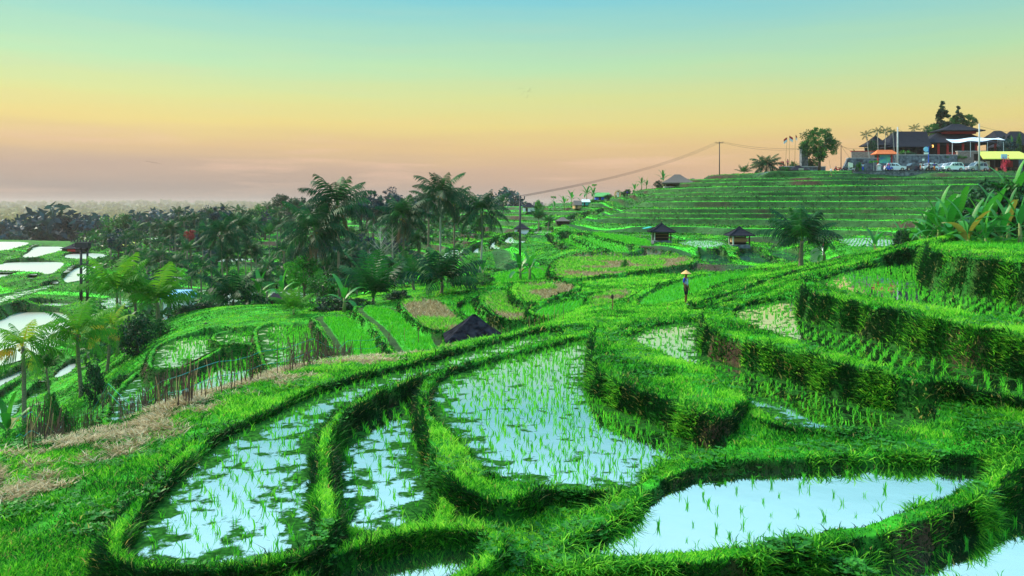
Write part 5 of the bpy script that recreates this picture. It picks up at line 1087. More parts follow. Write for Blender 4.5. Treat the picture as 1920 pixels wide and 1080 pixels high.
# ------------------------------------------------------------------ roofs and huts
def roof(w, d, h, z0, ridge=0.0, th=.12, sag=.12, c=(0, 0)):
    """hipped roof as a closed shell; ridge = ridge length; slight sag to the slopes"""
    m = MB(); rings = []
    for t in (0, .33, .66, 1):
        e = 1-t; zz = z0+h*(t-sag*math.sin(math.pi*t)); rings.append((ridge/2*(t)+w/2*e if ridge else w/2*e+.02*t, d/2*e+.02*t, zz))
    vs = []
    for a, b, z in rings: vs += [(c[0]-a, c[1]-b, z), (c[0]+a, c[1]-b, z), (c[0]+a, c[1]+b, z), (c[0]-a, c[1]+b, z)]
    n = len(rings); fs = [(i*4+k, i*4+(k+1) % 4, (i+1)*4+(k+1) % 4, (i+1)*4+k) for i in range(n-1) for k in range(4)]+[tuple((n-1)*4+k for k in range(4))]
    b = len(vs); a, bb, z = rings[0]; vs += [(c[0]-a*.97, c[1]-bb*.97, z-th), (c[0]+a*.97, c[1]-bb*.97, z-th), (c[0]+a*.97, c[1]+bb*.97, z-th), (c[0]-a*.97, c[1]+bb*.97, z-th)]
    fs += [(b+k, b+(k+1) % 4, (k+1) % 4, k) for k in range(4)]+[(b+3, b+2, b+1, b)]
    return m.add(vs, fs)
def at(px, Y, z=None):
    x = (px-960)/F*Y; return (x, Y, gz(x, Y) if z is None else z)
def gazebo(px, Y, w, hw, hr, label, roofm='tile_dark', rz=0, zb=None, extra=None, name='garden_pavilion', cat='pavilion'):
    loc = at(px, Y, zb); o = empty(name, loc, rz, label, cat)
    m = MB().box((0, 0, 0), (w*.8, w*.74, .4)); m.build('floor', M['stone'], o)
    for sx in (-1, 1):
        for sy in (-1, 1): MB().box((sx*w*.37, sy*w*.33, hw/2+.1), (.14, .14, hw)).build('post', M['concrete'] if sx < 0 else M['wood_dark'], o)
    MB().box((0, w*.33, hw*.45), (w*.7, .08, hw*.9)).build('back_wall', M['wood_dark'], o)
    MB().box((0, -w*.34, .62), (w*.7, .06, .07)).box((0, -w*.34, .95), (w*.7, .06, .07)).build('railing', M['wood'], o)
    rf = roof(w*1.15, w*1.08, hr, hw+.1).build('roof', M[roofm], o)
    MB().lathe([(.09, 0), (.12, .08), (.05, .18), (.02, .3)], (0, 0, hw+hr+.02), 8).build('finial', M['tile_dark'], rf)
    for sx, sy in ((-1, -1), (1, -1), (1, 1), (-1, 1)): MB().tube([(sx*w*.57, sy*w*.53, hw+.13), (sx*w*.28, sy*w*.26, hw+.12+hr*.42), (0, 0, hw+hr+.1)], .05, 5).build('hip_ridge', M['tile_dark'], rf)
    return o
g1 = gazebo(1240, 95, 2.6, 1.2, 1.0, 'small open hut with a dark pointed roof and a turquoise sheet at its left eave')
MB().box((-1.75, -.3, 1.75), (.9, 1.6, .05), ry=R(-12)).build('sheet', M['teal'], g1)
MB().box((.5, -.3, .55), (.5, .5, .5)).build('crate', M['wood'], g1) if 0 else None
g2 = gazebo(1386, 95, 2.6, 1.25, 1.0, 'small open hut with a dark pointed roof reflected in the dark fish pond')
MB().box((0, .2, .75), (1.9, .5, .5)).build('bench', M['wood_light'], g2)
# black thatched hut just behind the ridge
loc = at(889, 36, None); o = empty('thatched_hut', (loc[0], loc[1], gz(loc[0], loc[1])-.05), R(8), 'hut almost hidden behind the ridge, only its black thatched roof showing', 'hut')
zr = (HZ-632)/F*36-o.location.z; zt = (HZ-589)/F*36-o.location.z
w_ = 100/F*36
roof(w_*1.12, w_, zt-zr, zr, ridge=.12, sag=.04, th=.2).build('roof', M['thatch_black'], o)
for sx in (-1, 1):
    for sy in (-1, 1): MB().tube([(sx*w_*.36, sy*w_*.33, -.2), (sx*w_*.36, sy*w_*.33, zr+.1)], .06, 6).build('post', M['wood_dark'], o)
MB().box((0, .6, zr*.5-.1), (w_*.7, .08, zr)).build('wall', M['wood_dark'], o)
# thatched house on the skyline
hY = min(172, max(150, hit(1262, 352, 135, 190)[1]+1.5)); loc = at(1270, hY); loc = (loc[0], loc[1], (HZ-353)/F*hY); o = empty('thatched_house', loc, R(-8), 'wide thatched house with an open porch and bamboo wall on the skyline', 'house')
q = hY/F; hh = lambda py: (HZ-py)*q-loc[2]
roof(60*q, 5.5, hh(327)-hh(343), hh(343), ridge=10*q, sag=.06, th=.25).build('roof', M['thatch'], o)
roof(20*q, 4.5, hh(334)-hh(344), hh(344), ridge=4*q, sag=.05, th=.2, c=(29*q, .6)).build('side_roof', M['thatch'], o)
MB().box((17*q, 0, hh(343)/2), (30*q, 3.4, hh(343)+.1)).build('bamboo_wall', M['wood_light'], o)
wn = MB().box((14*q, -1.74, hh(347)), (.9, .08, .9)).build('window', M['wood_dark'], o)
for k in (-24, -17, -9, -2): MB().box((k*q, -1.6, hh(343)/2), (.14, .14, hh(343))).build('post', M['wood_dark'], o)
MB().box((-12*q, 0, .15), (26*q, 3.6, .5)).build('floor', M['concrete'], o); MB().box((-10*q, 1.6, hh(343)/2), (20*q, .1, hh(343))).build('back_wall', M['wood_dark'], o)
# shelter with green roof
def shed(px, Y, ytop, yeave, ybase, wpx, label, roofm, wallm, name='shed', cat='shed', gable=True, win=False, wall_frac=.86, rz=0, depth=3.2, fix=False):
    if Y > 105 and not fix: Y = min(max(hit(px, ybase+1, Y*.8, Y*1.3)[1], Y*.8), Y*1.25)
    q = Y/F; loc = at(px, Y); loc = (loc[0], loc[1], min(loc[2], (HZ-ybase)*q)); o = empty(name, loc, rz, label, cat); hz_ = lambda py: (HZ-py)*q-loc[2]; w = wpx*q
    z1, z2 = hz_(yeave), hz_(ytop)
    MB().box((0, 0, z1/2), (w*wall_frac, depth*.85, z1)).build('wall', M[wallm], o)
    if gable:
        MB().add([(-w/2, -depth/2, z1-.05), (w/2, -depth/2, z1-.05), (w/2*.9, 0, z2), (-w/2*.9, 0, z2), (-w/2, depth/2, z1-.05), (w/2, depth/2, z1-.05), (-w/2, -depth/2, z1-.17), (w/2, -depth/2, z1-.17), (w/2, depth/2, z1-.17), (-w/2, depth/2, z1-.17)],
                 [(0, 1, 2, 3), (3, 2, 5, 4), (0, 3, 4), (1, 5, 2), (6, 7, 1, 0), (7, 8, 5, 1), (8, 9, 4, 5), (9, 6, 0, 4), (9, 8, 7, 6)]).build('roof', M[roofm], o)
    else: roof(w, depth, z2-z1, z1, ridge=w*.15).build('roof', M[roofm], o)
    MB().box((-w*.18, -depth*.43, z1*.42), (w*.16, .06, z1*.8)).build('door', M['wood_dark'], o)
    if win:
        f_ = MB().box((w*.15, -depth*.43, z1*.58), (w*.2, .07, z1*.35)).build('window', M['white'], o)
        for k in (-1, 0, 1): MB().box((w*.15+k*w*.055, -depth*.43-.05, z1*.58), (.05, .05, z1*.33)).build('bar', M['wood_dark'], f_)
    return o
shed(1129, 187, 361, 368, 374, 30, 'green roofed shelter with blue walls on the skyline', 'green_roof', 'blue', 'shelter', 'shelter')
shed(1082, 181, 376, 384, 390, 15, 'tiny wooden shed with a dark roof on the skyline', 'thatch', 'wood_light', rz=R(6))
shed(992, 168, 380, 388, 396, 26, 'white walled hut with a dark pointed roof left of the wooden shed', 'tile_dark', 'white', 'hut', 'hut', gable=False)
shed(1009, 176, 379, 385, 391, 20, 'low brown roofed hut close behind the white walled one', 'thatch', 'wood', 'hut', 'hut')
shed(1098, 186, 374, 378, 384, 16, 'flat roofed turquoise stall between the shed and the green roofed shelter', 'canvas', 'teal', 'stall', 'stall')
shed(1055, 148, 407, 414, 419, 28, 'low hut with a grey roof among the terraces', 'thatch', 'wood_dark', 'hut', 'hut', gable=False)
shed(978, 132, 419, 428, 437, 30, 'small hut with a grey roof behind the dark pole', 'tile_dark', 'white', 'hut', 'hut', gable=False)
shed(338, 72, 543, 554, 567, 48, 'small house with a blue roof and white patterned wall among the palms', 'ltblue', 'white', 'house', 'house', win=True, depth=3)
h_ = shed(142, 178, 456, 465, 471, 40, 'hut with a black roof and a low red front by the far left pools', 'tile_dark', 'wood_dark', 'hut', 'hut', gable=False, depth=4.5)
MB().box((0, -1.95, .5), (1.9, .08, .7)).build('banner', M['red'], h_)
shed(243, 190, 454, 459, 466, 26, 'little hut with a mossy roof below the dark woods', 'yellow_roof', 'wood_dark', 'hut', 'hut')
shed(524, 82, 549, 558, 566, 26, 'low dark roofed shed beside the white pool in the valley', 'tile_dark', 'wood_dark')
# ------------------------------------------------------------------ poles and wires
def upole(px, Y, ytop, ybase, arm, label, rad=.13, mat='cable', two=True, armz=.25, name='utility_pole'):
    q = Y/F; x = (px-960)*q; zt = (HZ-ytop)*q; g = min(gz(x, Y), (HZ-ybase)*q)-.1; o = empty(name, (x, Y, g), 0, label, 'utility pole'); h = zt-g
    MB().tube([(0, 0, 0), (0, 0, h)], [rad, rad*.7], 8).build('pole', M[mat], o, smooth=True)
    if arm:
        c = MB().box((0, 0, h-armz), (arm, .1, .1)).build('crossarm', M[mat], o)
        for k in (-.46, 0, .46): MB().lathe([(.04, 0), (.06, .08), (.04, .16), (.07, .2), (.02, .28)], (k*arm, 0, h-armz+.05), 8).build('insulator', M['concrete'] if 0 else M[mat], c)
    return (x, Y, zt-armz+.3)
pA = upole(975, 82, 369, 490, 1.0, 'dark utility pole in the middle of the terraces with a short crossarm')
pB = upole(1349, 178, 266, 345, 1.7, 'tall dark utility pole on the skyline of the hill')
pD = upole(1577, 166, 272, 313, 0, 'thin dark pole by the motorbikes carrying slack cables', rad=.09)
pE = upole(1683, 163.5, 238, 304, 0, 'pale concrete pole behind the first white car', rad=.2, mat='concrete')
pF = upole(1836, 160.8, 232, 321, 0, 'pale concrete pole in front of the silver van', rad=.2, mat='concrete')
upole(152, 112, 458, 560, 2.6, 'left one of the twin poles carrying a cluttered black platform', rad=.22)
upole(164, 112, 458, 560, 2.4, 'right one of the twin poles carrying a cluttered black platform', rad=.2)
x, y = (158-960)/F*112, 112; zt = (HZ-456)/F*112
o = empty('transformer', (x, y, zt), 0, 'black transformer and switchgear spanning the tops of the twin poles', 'transformer')
MB().box((0, -.3, -.25), (1.9, .9, .7)).build('tank', M['cable'], o, bevel=.03); MB().box((0, -.2, .18), (3.6, .12, .12)).build('crossarm', M['cable'], o)
for k in range(9): MB().lathe([(.05, 0), (.1, .06), (.05, .12), (.1, .18), (.05, .26), (.02, .4)], (-1.7+k*.42, -.2, .22), 8).build('insulator', M['cable'], o)
def wire(a, b, sag, label, r=.022, n=24):
    a = Vector(a); b = Vector(b); o = empty('power_line', a, 0, label, 'cable')
    MB().tube([(b-a)*(i/n)+Vector((0, 0, -sag*4*(i/n)*(1-i/n))) for i in range(n+1)], r, 4).build('wire', M['cable'], o)
for i, dx in enumerate((-.44, 0, .44)):
    wire((pA[0]+dx, pA[1], pA[2]), (pB[0]+dx*1.4, pB[1], pB[2]), 1.1, ['left', 'middle', 'right'][i]+' power line of the three from the middle pole up to the hilltop pole')
tw = lambda px, py, Y: ((px-960)/F*Y, Y, (HZ-py)/F*Y)
wire((pB[0]+.6, pB[1], pB[2]), tw(1512, 277, 170), .7, 'upper power line from the hilltop pole to the dark tower'); wire((pB[0]-.2, pB[1], pB[2]), tw(1506, 279, 170), .9, 'lower power line from the hilltop pole to the dark tower')
wire(tw(1560, 258, 168), tw(1600, 284, 172), .4, 'slack cable from the leafy tree down to the brick wall'); wire(tw(1571, 272, 166), tw(1683, 240, 163.5), 2.2, 'slack cable from the thin dark pole to the pale pole')
wire(tw(1577, 273, 166), tw(1594, 297, 171), .05, 'stay cable from the thin dark pole to the stone slope'); wire(tw(1683, 241, 163.5), tw(1836, 256, 160.8), 2.4, 'slack cable crossing in front of the dark roofs'); wire(tw(1836, 236, 160.8), tw(1960, 246, 168), .8, 'cable leaving the right pale pole past the picture edge')
# ------------------------------------------------------------------ the hilltop
def q_(Y): return Y/F
def wallbox(px0, px1, yt, yb, Y, th, label, mat, name='stone_wall', cap=None, z_b=None, slope=0):
    q = Y/F; x0, x1 = (px0-960)*q, (px1-960)*q; zt, zb = (HZ-yt)*q, (HZ-yb)*q; g = min([gz(x0+(x1-x0)*i/8, Y) for i in range(9)]+[zb])-.3; rs = random.Random(int(px0))
    o = empty(name, ((x0+x1)/2, Y+th/2, g), 0, label, 'wall'); n = max(2, int((x1-x0)/1.5)); vs = []; m = MB()
    m.prism([(x0-(x0+x1)/2-slope, 0), (x1-(x0+x1)/2, 0), (x1-(x0+x1)/2, zt-g), (x0-(x0+x1)/2, zt-g)], -th/2, th/2); m.build('masonry', M[mat], o)
    MB().box((0, 0, zt-g+.07), (x1-x0+.2, th+.16, .14)).build('coping', M[cap or 'concrete'], o); return o
wallbox(1672, 1795, 291, 309, 177.0, .8, 'rough blue grey stone retaining wall below the restaurant', 'stone')
wallbox(1796, 1850, 284, 309, 177.6, .8, 'plain retaining wall right of the stone one, hedge on top', 'brick', 'retaining_wall')
wallbox(1590, 1671, 297, 314, 172.0, .8, 'dark stone wall sloping up at its left end beside the road', 'stone', slope=1.6)
wallbox(1597, 1640, 284, 297, 174.0, .5, 'brick wall with red pillars on top of the dark stone wall', 'brick', 'brick_wall', cap='red')
wallbox(1600, 1860, 321.5, 327, 159.6, .4, 'low dark parapet along the road in front of the parked cars', 'stone', 'parapet', cap='asphalt')
wallbox(1464, 1548, 313, 336, 166.0, 1.2, 'stone wall of the viewing terrace under the flags', 'stone', 'terrace_wall')
t_ = empty('dark_tower', at(1507, 169.5, 6.5), 0, 'dark square stone tower beside the leafy tree', 'tower'); q = 169.5/F
MB().box((0, 0, ((HZ-279)*q-6.5)/2), (12.5*q, 1.4, (HZ-279)*q-6.5), taper=.94).build('shaft', M['stone'], t_); MB().box((0, 0, (HZ-278)*q-6.5), (13.5*q, 1.6, .16)).build('cap', M['tile_dark'], t_)
s_ = shed(1496, 163.5, 310, 319, 334, 37, 'small shed with a dark green hipped roof and pale door below the terrace', 'tile_dark', 'stone', gable=False, wall_frac=.72, fix=True)
MB().box((0.15, -1.42, 1.05), (1.0, .06, 1.7)).build('door_panel', M['cream'], s_)
# restaurant hall with the long roof
def hall(pxc, Y, w, d, zb, zeave, zridge, ridge_w, label, skew=0, tiers=None, rz=0, cols=(), colm='red', name='restaurant_hall'):
    q = Y/F; o = empty(name, ((pxc-960)*q, Y+d/2, zb), rz, label, 'restaurant'); h1 = (HZ-zeave)*q-zb; h2 = (HZ-zridge)*q-zb; ww = w*q
    MB().box((0, 0, .2), (ww*.94, d*.92, .4)).build('floor', M['stone'], o)
    MB().box((0, d*.2, h1/2), (ww*.9, .2, h1)).build('back_wall', M['interior'], o)
    nseg = MB()
    r_ = roof(ww, d, h2-h1, h1, ridge=ridge_w*q, sag=.05, th=.22); r_.v = [(x+(skew*q*(z-h1)/(h2-h1)), y, z) for x, y, z in r_.v]; r_.build('roof', M['tile_dark'], o)
    for c in cols: MB().box((c*q, -d*.43, h1/2), (.38, .38, h1)).box((c*q, -d*.43, .3), (.6, .6, .6)).build('column', M[colm], o)
    MB().box((0, -d*.43, .95), (ww*.9, .1, .1)).box((0, -d*.43, .55), (ww*.9, .1, .08)).build('railing', M['wood'], o)
    return o, h1, h2
hA, a1, a2 = hall(1706, 181, 86, 9, 10.7, 275, 243, 62, 'long restaurant hall with a steep dark roof left of the two tiered one', skew=20, cols=(-34, -22, -10, 2, 14, 26), colm='wood_dark')
for k in (-20, -12, -4, 6): MB().box((k*q_(181), .9, a1*.6), (.9, .1, .6)).build('cream_window', M['orange_lamp'] if k == 99 else M['cream'], hA)  # plain cream panels in front of the back wall
hB, b1, b2 = hall(1804, 183, 138, 11, 10.7, 267, 245, 60, 'restaurant hall with a two tiered dark roof and red columns', skew=6, cols=(-41, -24, 5, 30, 66))
q = q_(183); u1 = (HZ-242)*q-10.7; u2 = (HZ-228)*q-10.7
MB().box((14*q, 0, (b2+u1)/2), (60*q, 3.6, abs(u1-b2)+.7)).build('upper_wall', M['red'], hB)
roof(84*q, 6.5, u2-u1, u1, ridge=16*q, sag=.1, th=.2, c=(14*q, 0)).build('upper_roof', M['tile_dark'], hB)
MB().lathe([(.22, -.3), (.25, 0), (.22, .25), (.02, .3)], (-50*q, -4.2, (HZ-273)*q-10.7), 10).build('lamp', M['orange_lamp'], hB)
MB().box((30*q, -3.5, .9), (44*q, .1, 1.4)).build('screen', M['brick'], hB)
o = empty('awning', ((1832-960)*q_(177), 177, 10.7), 0, 'pale blue white canvas awning stretched in front of the two tiered hall', 'awning'); q = q_(177); m = MB(); vs = []; nx_ = 14
for i in range(nx_+1):
    tx = i/nx_; x_ = (-48+100*tx)*q; e = (HZ-(259+1.5*math.sin(tx*9)-3*tx))*q-10.7; f = (HZ-(267-6*tx+1.2*math.sin(tx*14)))*q-10.7; vs += [(x_, 2.2, e), (x_, 0, f), (x_, -.1, f-.06), (x_, 2.2, e-.08)]
fs = []
for i in range(nx_):
    for k in range(4): fs.append((i*4+k, i*4+(k+1) % 4, (i+1)*4+(k+1) % 4, (i+1)*4+k))
m.add(vs, fs+[(0, 1, 2, 3), tuple(nx_*4+k for k in (3, 2, 1, 0))]).build('canvas', M['canvas'], o)
for k in (-46, -12, 20, 50): MB().tube([(k*q, .1, 0), (k*q, .1, (HZ-266)*q-10.7)], .06, 6).build('pole', M['white'], o)
# peaked roof pavilion, orange roofed picture board, yellow roofed stall, far right roofs
gazebo(1641, 180, 4.6, 1.9, 2.3, 'pavilion with a dark peaked roof behind the slender palms', zb=(HZ-290)/F*180)
o = empty('notice_board', at(1659, 168, None), 0, 'large blue green picture board under a bright orange tiled roof', 'notice board'); q = q_(168); zb = o.location.z; hz_ = lambda py: (HZ-py)*q-zb
MB().box((0, 0, (hz_(306)+hz_(289))/2), (19*q, .12, hz_(289)-hz_(306))).build('picture', M['poster'], o)
for k in (-13, 13): MB().box((k*q, 0, hz_(288)/2), (.22, .22, hz_(288))).build('post', M['red'], o)
MB().box((0, 0, hz_(309)/2), (30*q, .8, max(.3, hz_(309)))).build('plinth', M['stone'], o)
roof(44*q, 2.6, hz_(281)-hz_(289), hz_(289), ridge=28*q, sag=.08, th=.12).build('roof', M['tile_orange'], o)
o = empty('market_stall', ((1885-960)*q_(164), 166, 7.0), 0, 'open stall with a broad yellow green roof at the right edge', 'stall'); q = q_(164); hz_ = lambda py: (HZ-py)*q-7
MB().add([(-47*q, -3, hz_(298)), (52*q, -3, hz_(298)), (52*q, 2.5, hz_(281)), (-27*q, 2.5, hz_(281)), (-47*q, -3, hz_(298)-.15), (52*q, -3, hz_(298)-.15), (52*q, 2.5, hz_(281)-.15), (-27*q, 2.5, hz_(281)-.15)],
         [(0, 1, 2, 3), (7, 6, 5, 4), (0, 4, 5, 1), (1, 5, 6, 2), (2, 6, 7, 3), (3, 7, 4, 0)]).build('roof', M['yellow_roof'], o)
for k in (-42, -24, -6, 12, 30, 48): MB().box((k*q, -2.7, hz_(298)/2), (.16, .16, hz_(298))).build('post', M['wood_dark'], o)
MB().box((6*q, 2.2, hz_(286)/2), (86*q, .12, hz_(286))).build('back_wall', M['interior'], o)
for k, mt in ((-34, 'white'), (-26, 'cloth_white'), (-14, 'white'), (16, 'cloth_pink'), (30, 'red')): MB().box((k*q, 1.6, 1.7), (.9, .2, 1.3)).build('hanging_cloth', M[mt], o)
for k in (-30, -4, 22):
    t2 = MB().box((k*q, -1, .75), (1.8, .9, .08)).build('table', M['wood'], o)
    for sx in (-1, 1): MB().box((k*q+sx*.75, -1, .36), (.08, .7, .72)).build('leg', M['wood'], t2)
sg = MB().box((-9*q, -3.2, hz_(294)), (11*q, .1, 8*q)).build('sign', M['ltblue'], o); MB().box((-9*q, -3.27, hz_(293)), (8*q, .03, 1.6*q)).build('lettering', M['white'], sg); MB().tube([(-9*q, -3.15, 0), (-9*q, -3.15, hz_(291))], .06, 6).build('sign_post', M['cable'], o)
o, c1_, c2_ = hall(1925, 196, 66, 9, 10.9, 272, 243, 20, 'dark roofed building cut off by the right edge above the stall', cols=(-24, -8, 8), name='side_building')
o, c1_, c2_ = hall(1886, 204, 34, 7, 10.9, 257, 243, 14, 'low dark roof behind the grey green bush at the far right', cols=(-12, 0, 12), colm='wood_dark', name='back_building')
# round blue sign
o = empty('round_sign', at(1741, 161.5, 6.95), 0, 'round light blue sign with a white plate on a bright blue pole', 'sign'); q = q_(161.5); hz_ = lambda py: (HZ-py)*q-6.95
MB().tube([(0, 0, 0), (0, 0, hz_(275))], .09, 8).build('pole', M['blue'], o)
d_ = MB().tube([(-4.5*q, -.06, hz_(280)), (-4.5*q, .06, hz_(280))], 4.8*q, 20).build('disc', M['ltblue'], o); MB().box((-4.5*q, -.05, hz_(287.5)), (8.5*q, .1, 3.2*q)).build('plate', M['white'], o)
MB().box((-2*q, 0, hz_(278)), (4*q, .06, .06)).build('bracket', M['blue'], o)
o = empty('small_sign', at(1731, 161.5, 6.95), 0, 'small white square sign on a thin post by the stone wall', 'sign'); MB().tube([(0, 0, 0), (0, 0, 2.3)], .04, 6).build('post', M['cable'], o); MB().box((0, -.05, 2.3), (.42, .05, .42)).build('plate', M['white'], o)
o = empty('info_board', at(1595, 168, None), 0, 'pale tilted board leaning on the dark stone slope', 'sign'); MB().box((0, 0, 1.5), (1.0, .08, 1.2), rx=R(-25), ry=R(12)).build('panel', M['cream'], o); MB().box((0, .2, .6), (.1, .1, 1.2)).build('post', M['wood_dark'], o)
o = empty('stone_shrine', at(1648, 160.6, 6.6), 0, 'small white stone shrine by the parapet', 'shrine'); MB().box((0, 0, .3), (.8, .8, .6)).build('base', M['concrete'], o); MB().box((0, 0, .95), (.5, .5, .8)).build('shaft', M['white'], o); MB().box((0, 0, 1.4), (.72, .72, .12)).build('ledge', M['concrete'], o); roof(.8, .8, .4, 1.5, th=.05).build('cap', M['concrete'], o)
o = empty('white_shrine', at(1544, 76, None), 0, 'narrow white shrine decked with red flowers behind the lone palm', 'shrine'); MB().box((0, 0, .5), (.4, .4, 1.4)).build('shaft', M['white'], o); MB().box((0, 0, 1.25), (.55, .55, .1)).build('ledge', M['concrete'], o); roof(.6, .6, .3, 1.3, th=.04).build('cap', M['tile_dark'], o)
S = leafset(); rs = random.Random(2)
for k in range(4): leafball(S, rs, (.4*math.cos(k*1.7)+.3, -.1, 1.1+.3*k), .22, 40, .1, rs.random())
lbuild(S, 'flowers', M['flower'], o); o.scale = (.5, .5, .6)
# flags
for i, (pb, pt, yt) in enumerate(((1473, 1476, 257), (1480, 1480, 254), (1490, 1492, 252))):
    Y = 168; q = Y/F; x0 = (pb-960)*q; z0_ = (HZ-314)*q; o = empty('flag_pole', (x0, Y, z0_), 0, ['leftmost of the three bamboo flag poles, its flag blown to the left', 'middle one of the three bamboo flag poles', 'tallest bamboo flag pole, rightmost of the three'][i], 'flag'); tx = (pt-pb)*q; tz = (HZ-yt)*q-z0_
    MB().tube([(0, 0, 0), (tx*.4, 0, tz*.6), (tx, 0, tz)], [.05, .04, .02], 6).build('pole', M['bamboo'], o)
    dr = -1 if i == 0 else 1; fw = .75 if i != 2 else .28
    for nm_, mt, za, zb_ in (('red_half', 'red', 0, -.45), ('white_half', 'cloth_white', -.45, -.95)):
        f = MB(); vs = []
        for k in range(5):
            u = k/4; xx = tx+dr*fw*u; yy = .08*math.sin(u*6); vs += [(xx, yy-.01, tz+za-.5*u), (xx, yy-.01, tz+zb_-.55*u), (xx, yy+.01, tz+zb_-.55*u), (xx, yy+.01, tz+za-.5*u)]
        f.add(vs, [(k*4+j, k*4+(j+1) % 4, (k+1)*4+(j+1) % 4, (k+1)*4+j) for k in range(4) for j in range(4)]+[(3, 2, 1, 0), (16, 17, 18, 19)]).build(nm_, M[mt], o)
# bamboo pole with white bag on the terraces, wooden ring
o = empty('scare_pole', at(1559, 158, None), 0, 'thin bamboo pole with a white bag on the upper terraces', 'pole'); q = q_(158); MB().tube([(.1, 0, -.3), (-.2, 0, 1.6), (-.45, 0, 3.4)], [.05, .04, .02], 5).build('pole', M['bamboo'], o); MB().lathe([(.02, 0), (.2, .15), (.22, .4), (.05, .6)], (-.1, 0, 1.1), 8).build('bag', M['cloth_white'], o)
o = empty('wooden_ring', at(1158, 181, None), 0, 'upright round wooden photo ring on the terraces', 'sculpture'); q = q_(181); cz = 6.5*q
MB().tube([(math.cos(a)*5.2*q, 0, cz+math.sin(a)*6.2*q) for a in [i*2*math.pi/28 for i in range(29)]], .16, 6).build('ring', M['wood_light'], o); MB().box((0, 0, .1), (1.2, .6, .3)).build('base', M['wood'], o)
# ------------------------------------------------------------------ cars
def car(px, Y, rz, mat, label, L=4.3, H_=1.65, W_=1.7, z=6.97, van=False, kind='car'):
    o = empty('parked_car', at(px, Y, z), rz, label, 'car'); l = L/2      # nose towards -X
    pr = [(-l, .35), (-l, .75), (-l*.93, .88), (-l*.5, 1.0), (-l*.18, H_*.96), (l*.1, H_), (l*.78, H_*.97), (l*.97, H_*.62 if not van else H_*.7), (l, .8), (l, .35), (l*.80, .22), (l*.80-.1, .45), (l*.62, .62), (l*.44, .45), (l*.44-.02, .22), (-l*.44, .22), (-l*.46, .45), (-l*.62, .62), (-l*.80, .45), (-l*.82, .22)]
    m = MB(); n = len(pr)
    # rounded section: sides lean in above the belt line
    rows = []
    for yy, kk in ((-W_/2, 1), (-W_/2*.6, 0), (W_/2*.6, 0), (W_/2, 1)):
        rows.append([(x_, yy*(1-(.16 if (z_ > 1.0 and kk) else 0)), z_-(0.03 if kk and z_ > 1.0 else 0)) for x_, z_ in pr])
    vs = sum(rows, []); fs = [tuple(range(n)), tuple(range(4*n-1, 3*n-1, -1))]
    for r in range(3): fs += [(r*n+i, (r+1)*n+i, (r+1)*n+(i+1) % n, r*n+(i+1) % n) for i in range(n)]
    m.add(vs, fs).build('body', M[mat], o, smooth=False)
    for s in (-1, 1):
        yb = s*(W_/2*.93)
        for x0, x1, t0, t1 in ((-l*.42, -l*.02, -l*.17, -l*.02), (l*.03, l*.42, l*.03, l*.42), (l*.47, l*.86, l*.47, l*.74)):
            MB().add([(x0, yb+s*.03, 1.02), (x1, yb+s*.03, 1.02), (t1, yb*.915, H_*.9), (t0, yb*.915, H_*.9), (x0, yb*.85, 1.02), (x1, yb*.85, 1.02), (t1, yb*.8, H_*.9), (t0, yb*.8, H_*.9)], [(0, 1, 2, 3), (7, 6, 5, 4), (0, 4, 5, 1), (1, 5, 6, 2), (2, 6, 7, 3), (3, 7, 4, 0)]).build('side_window', M['glass'], o)
    MB().add([(-l*.50, -W_*.40, 1.03), (-l*.50, W_*.40, 1.03), (-l*.19, W_*.36, H_*.95), (-l*.19, -W_*.36, H_*.95), (-l*.46, -W_*.40, .99), (-l*.46, W_*.40, .99), (-l*.15, W_*.36, H_*.9), (-l*.15, -W_*.36, H_*.9)], [(0, 1, 2, 3), (7, 6, 5, 4), (0, 4, 5, 1), (1, 5, 6, 2), (2, 6, 7, 3), (3, 7, 4, 0)]).build('windscreen', M['glass'], o)
    MB().box((l*.885, 0, H_*.8), (.06, W_*.7, H_*.28), ry=R(-22)).build('rear_window', M['glass'], o)
    for sx in (-1, 1):
        for s in (-1, 1):
            w_ = MB().tube([(sx*l*.62, s*(W_/2-.2), .32), (sx*l*.62, s*(W_/2+.01), .32)], .32, 16).build('wheel', M['tyre'], o); MB().tube([(sx*l*.62, s*(W_/2-.1), .32), (sx*l*.62, s*(W_/2+.03), .32)], .19, 12).build('rim', M['rim'], w_)
    for s in (-1, 1):
        MB().box((-l*.96, s*W_*.36, .78), (.16, .34, .18)).build('headlight', M['lamp_clear'], o); MB().box((l*.985, s*W_*.42, .95), (.08, .2, .36)).build('tail_light', M['lamp_red'], o); MB().box((-l*.34, s*(W_/2+.08), 1.05), (.12, .2, .14)).build('mirror', M[mat], o)
    MB().box((-l-.005, 0, .58), (.04, W_*.5, .16)).build('grille', M['tyre'], o); MB().box((-l-.03, 0, .42), (.02, .5, .12)).build('number_plate', M['white'], o)
    return o
car(1678, 161.6, R(180-14), 'car_white', 'white hatchback parked leftmost, its tail towards the blue clad rider', L=3.9)
car(1710, 161.8, R(10), 'car_black', 'black car parked second from the left between white ones', L=4.3)
car(1741, 161.6, R(14), 'car_white', 'white car partly hidden behind the riders in the middle of the row', L=3.7)
car(1769, 163.6, R(10), 'car_white', 'white car showing behind the front of the white people carrier', L=4.2)
car(1785, 160.9, R(10), 'car_white', 'white people carrier parked nearest the road edge', L=4.4, H_=1.75, van=True)
car(1830, 161.9, R(12), 'car_silver', 'silver people carrier behind the right pale pole', L=4.7, H_=1.8, van=True)
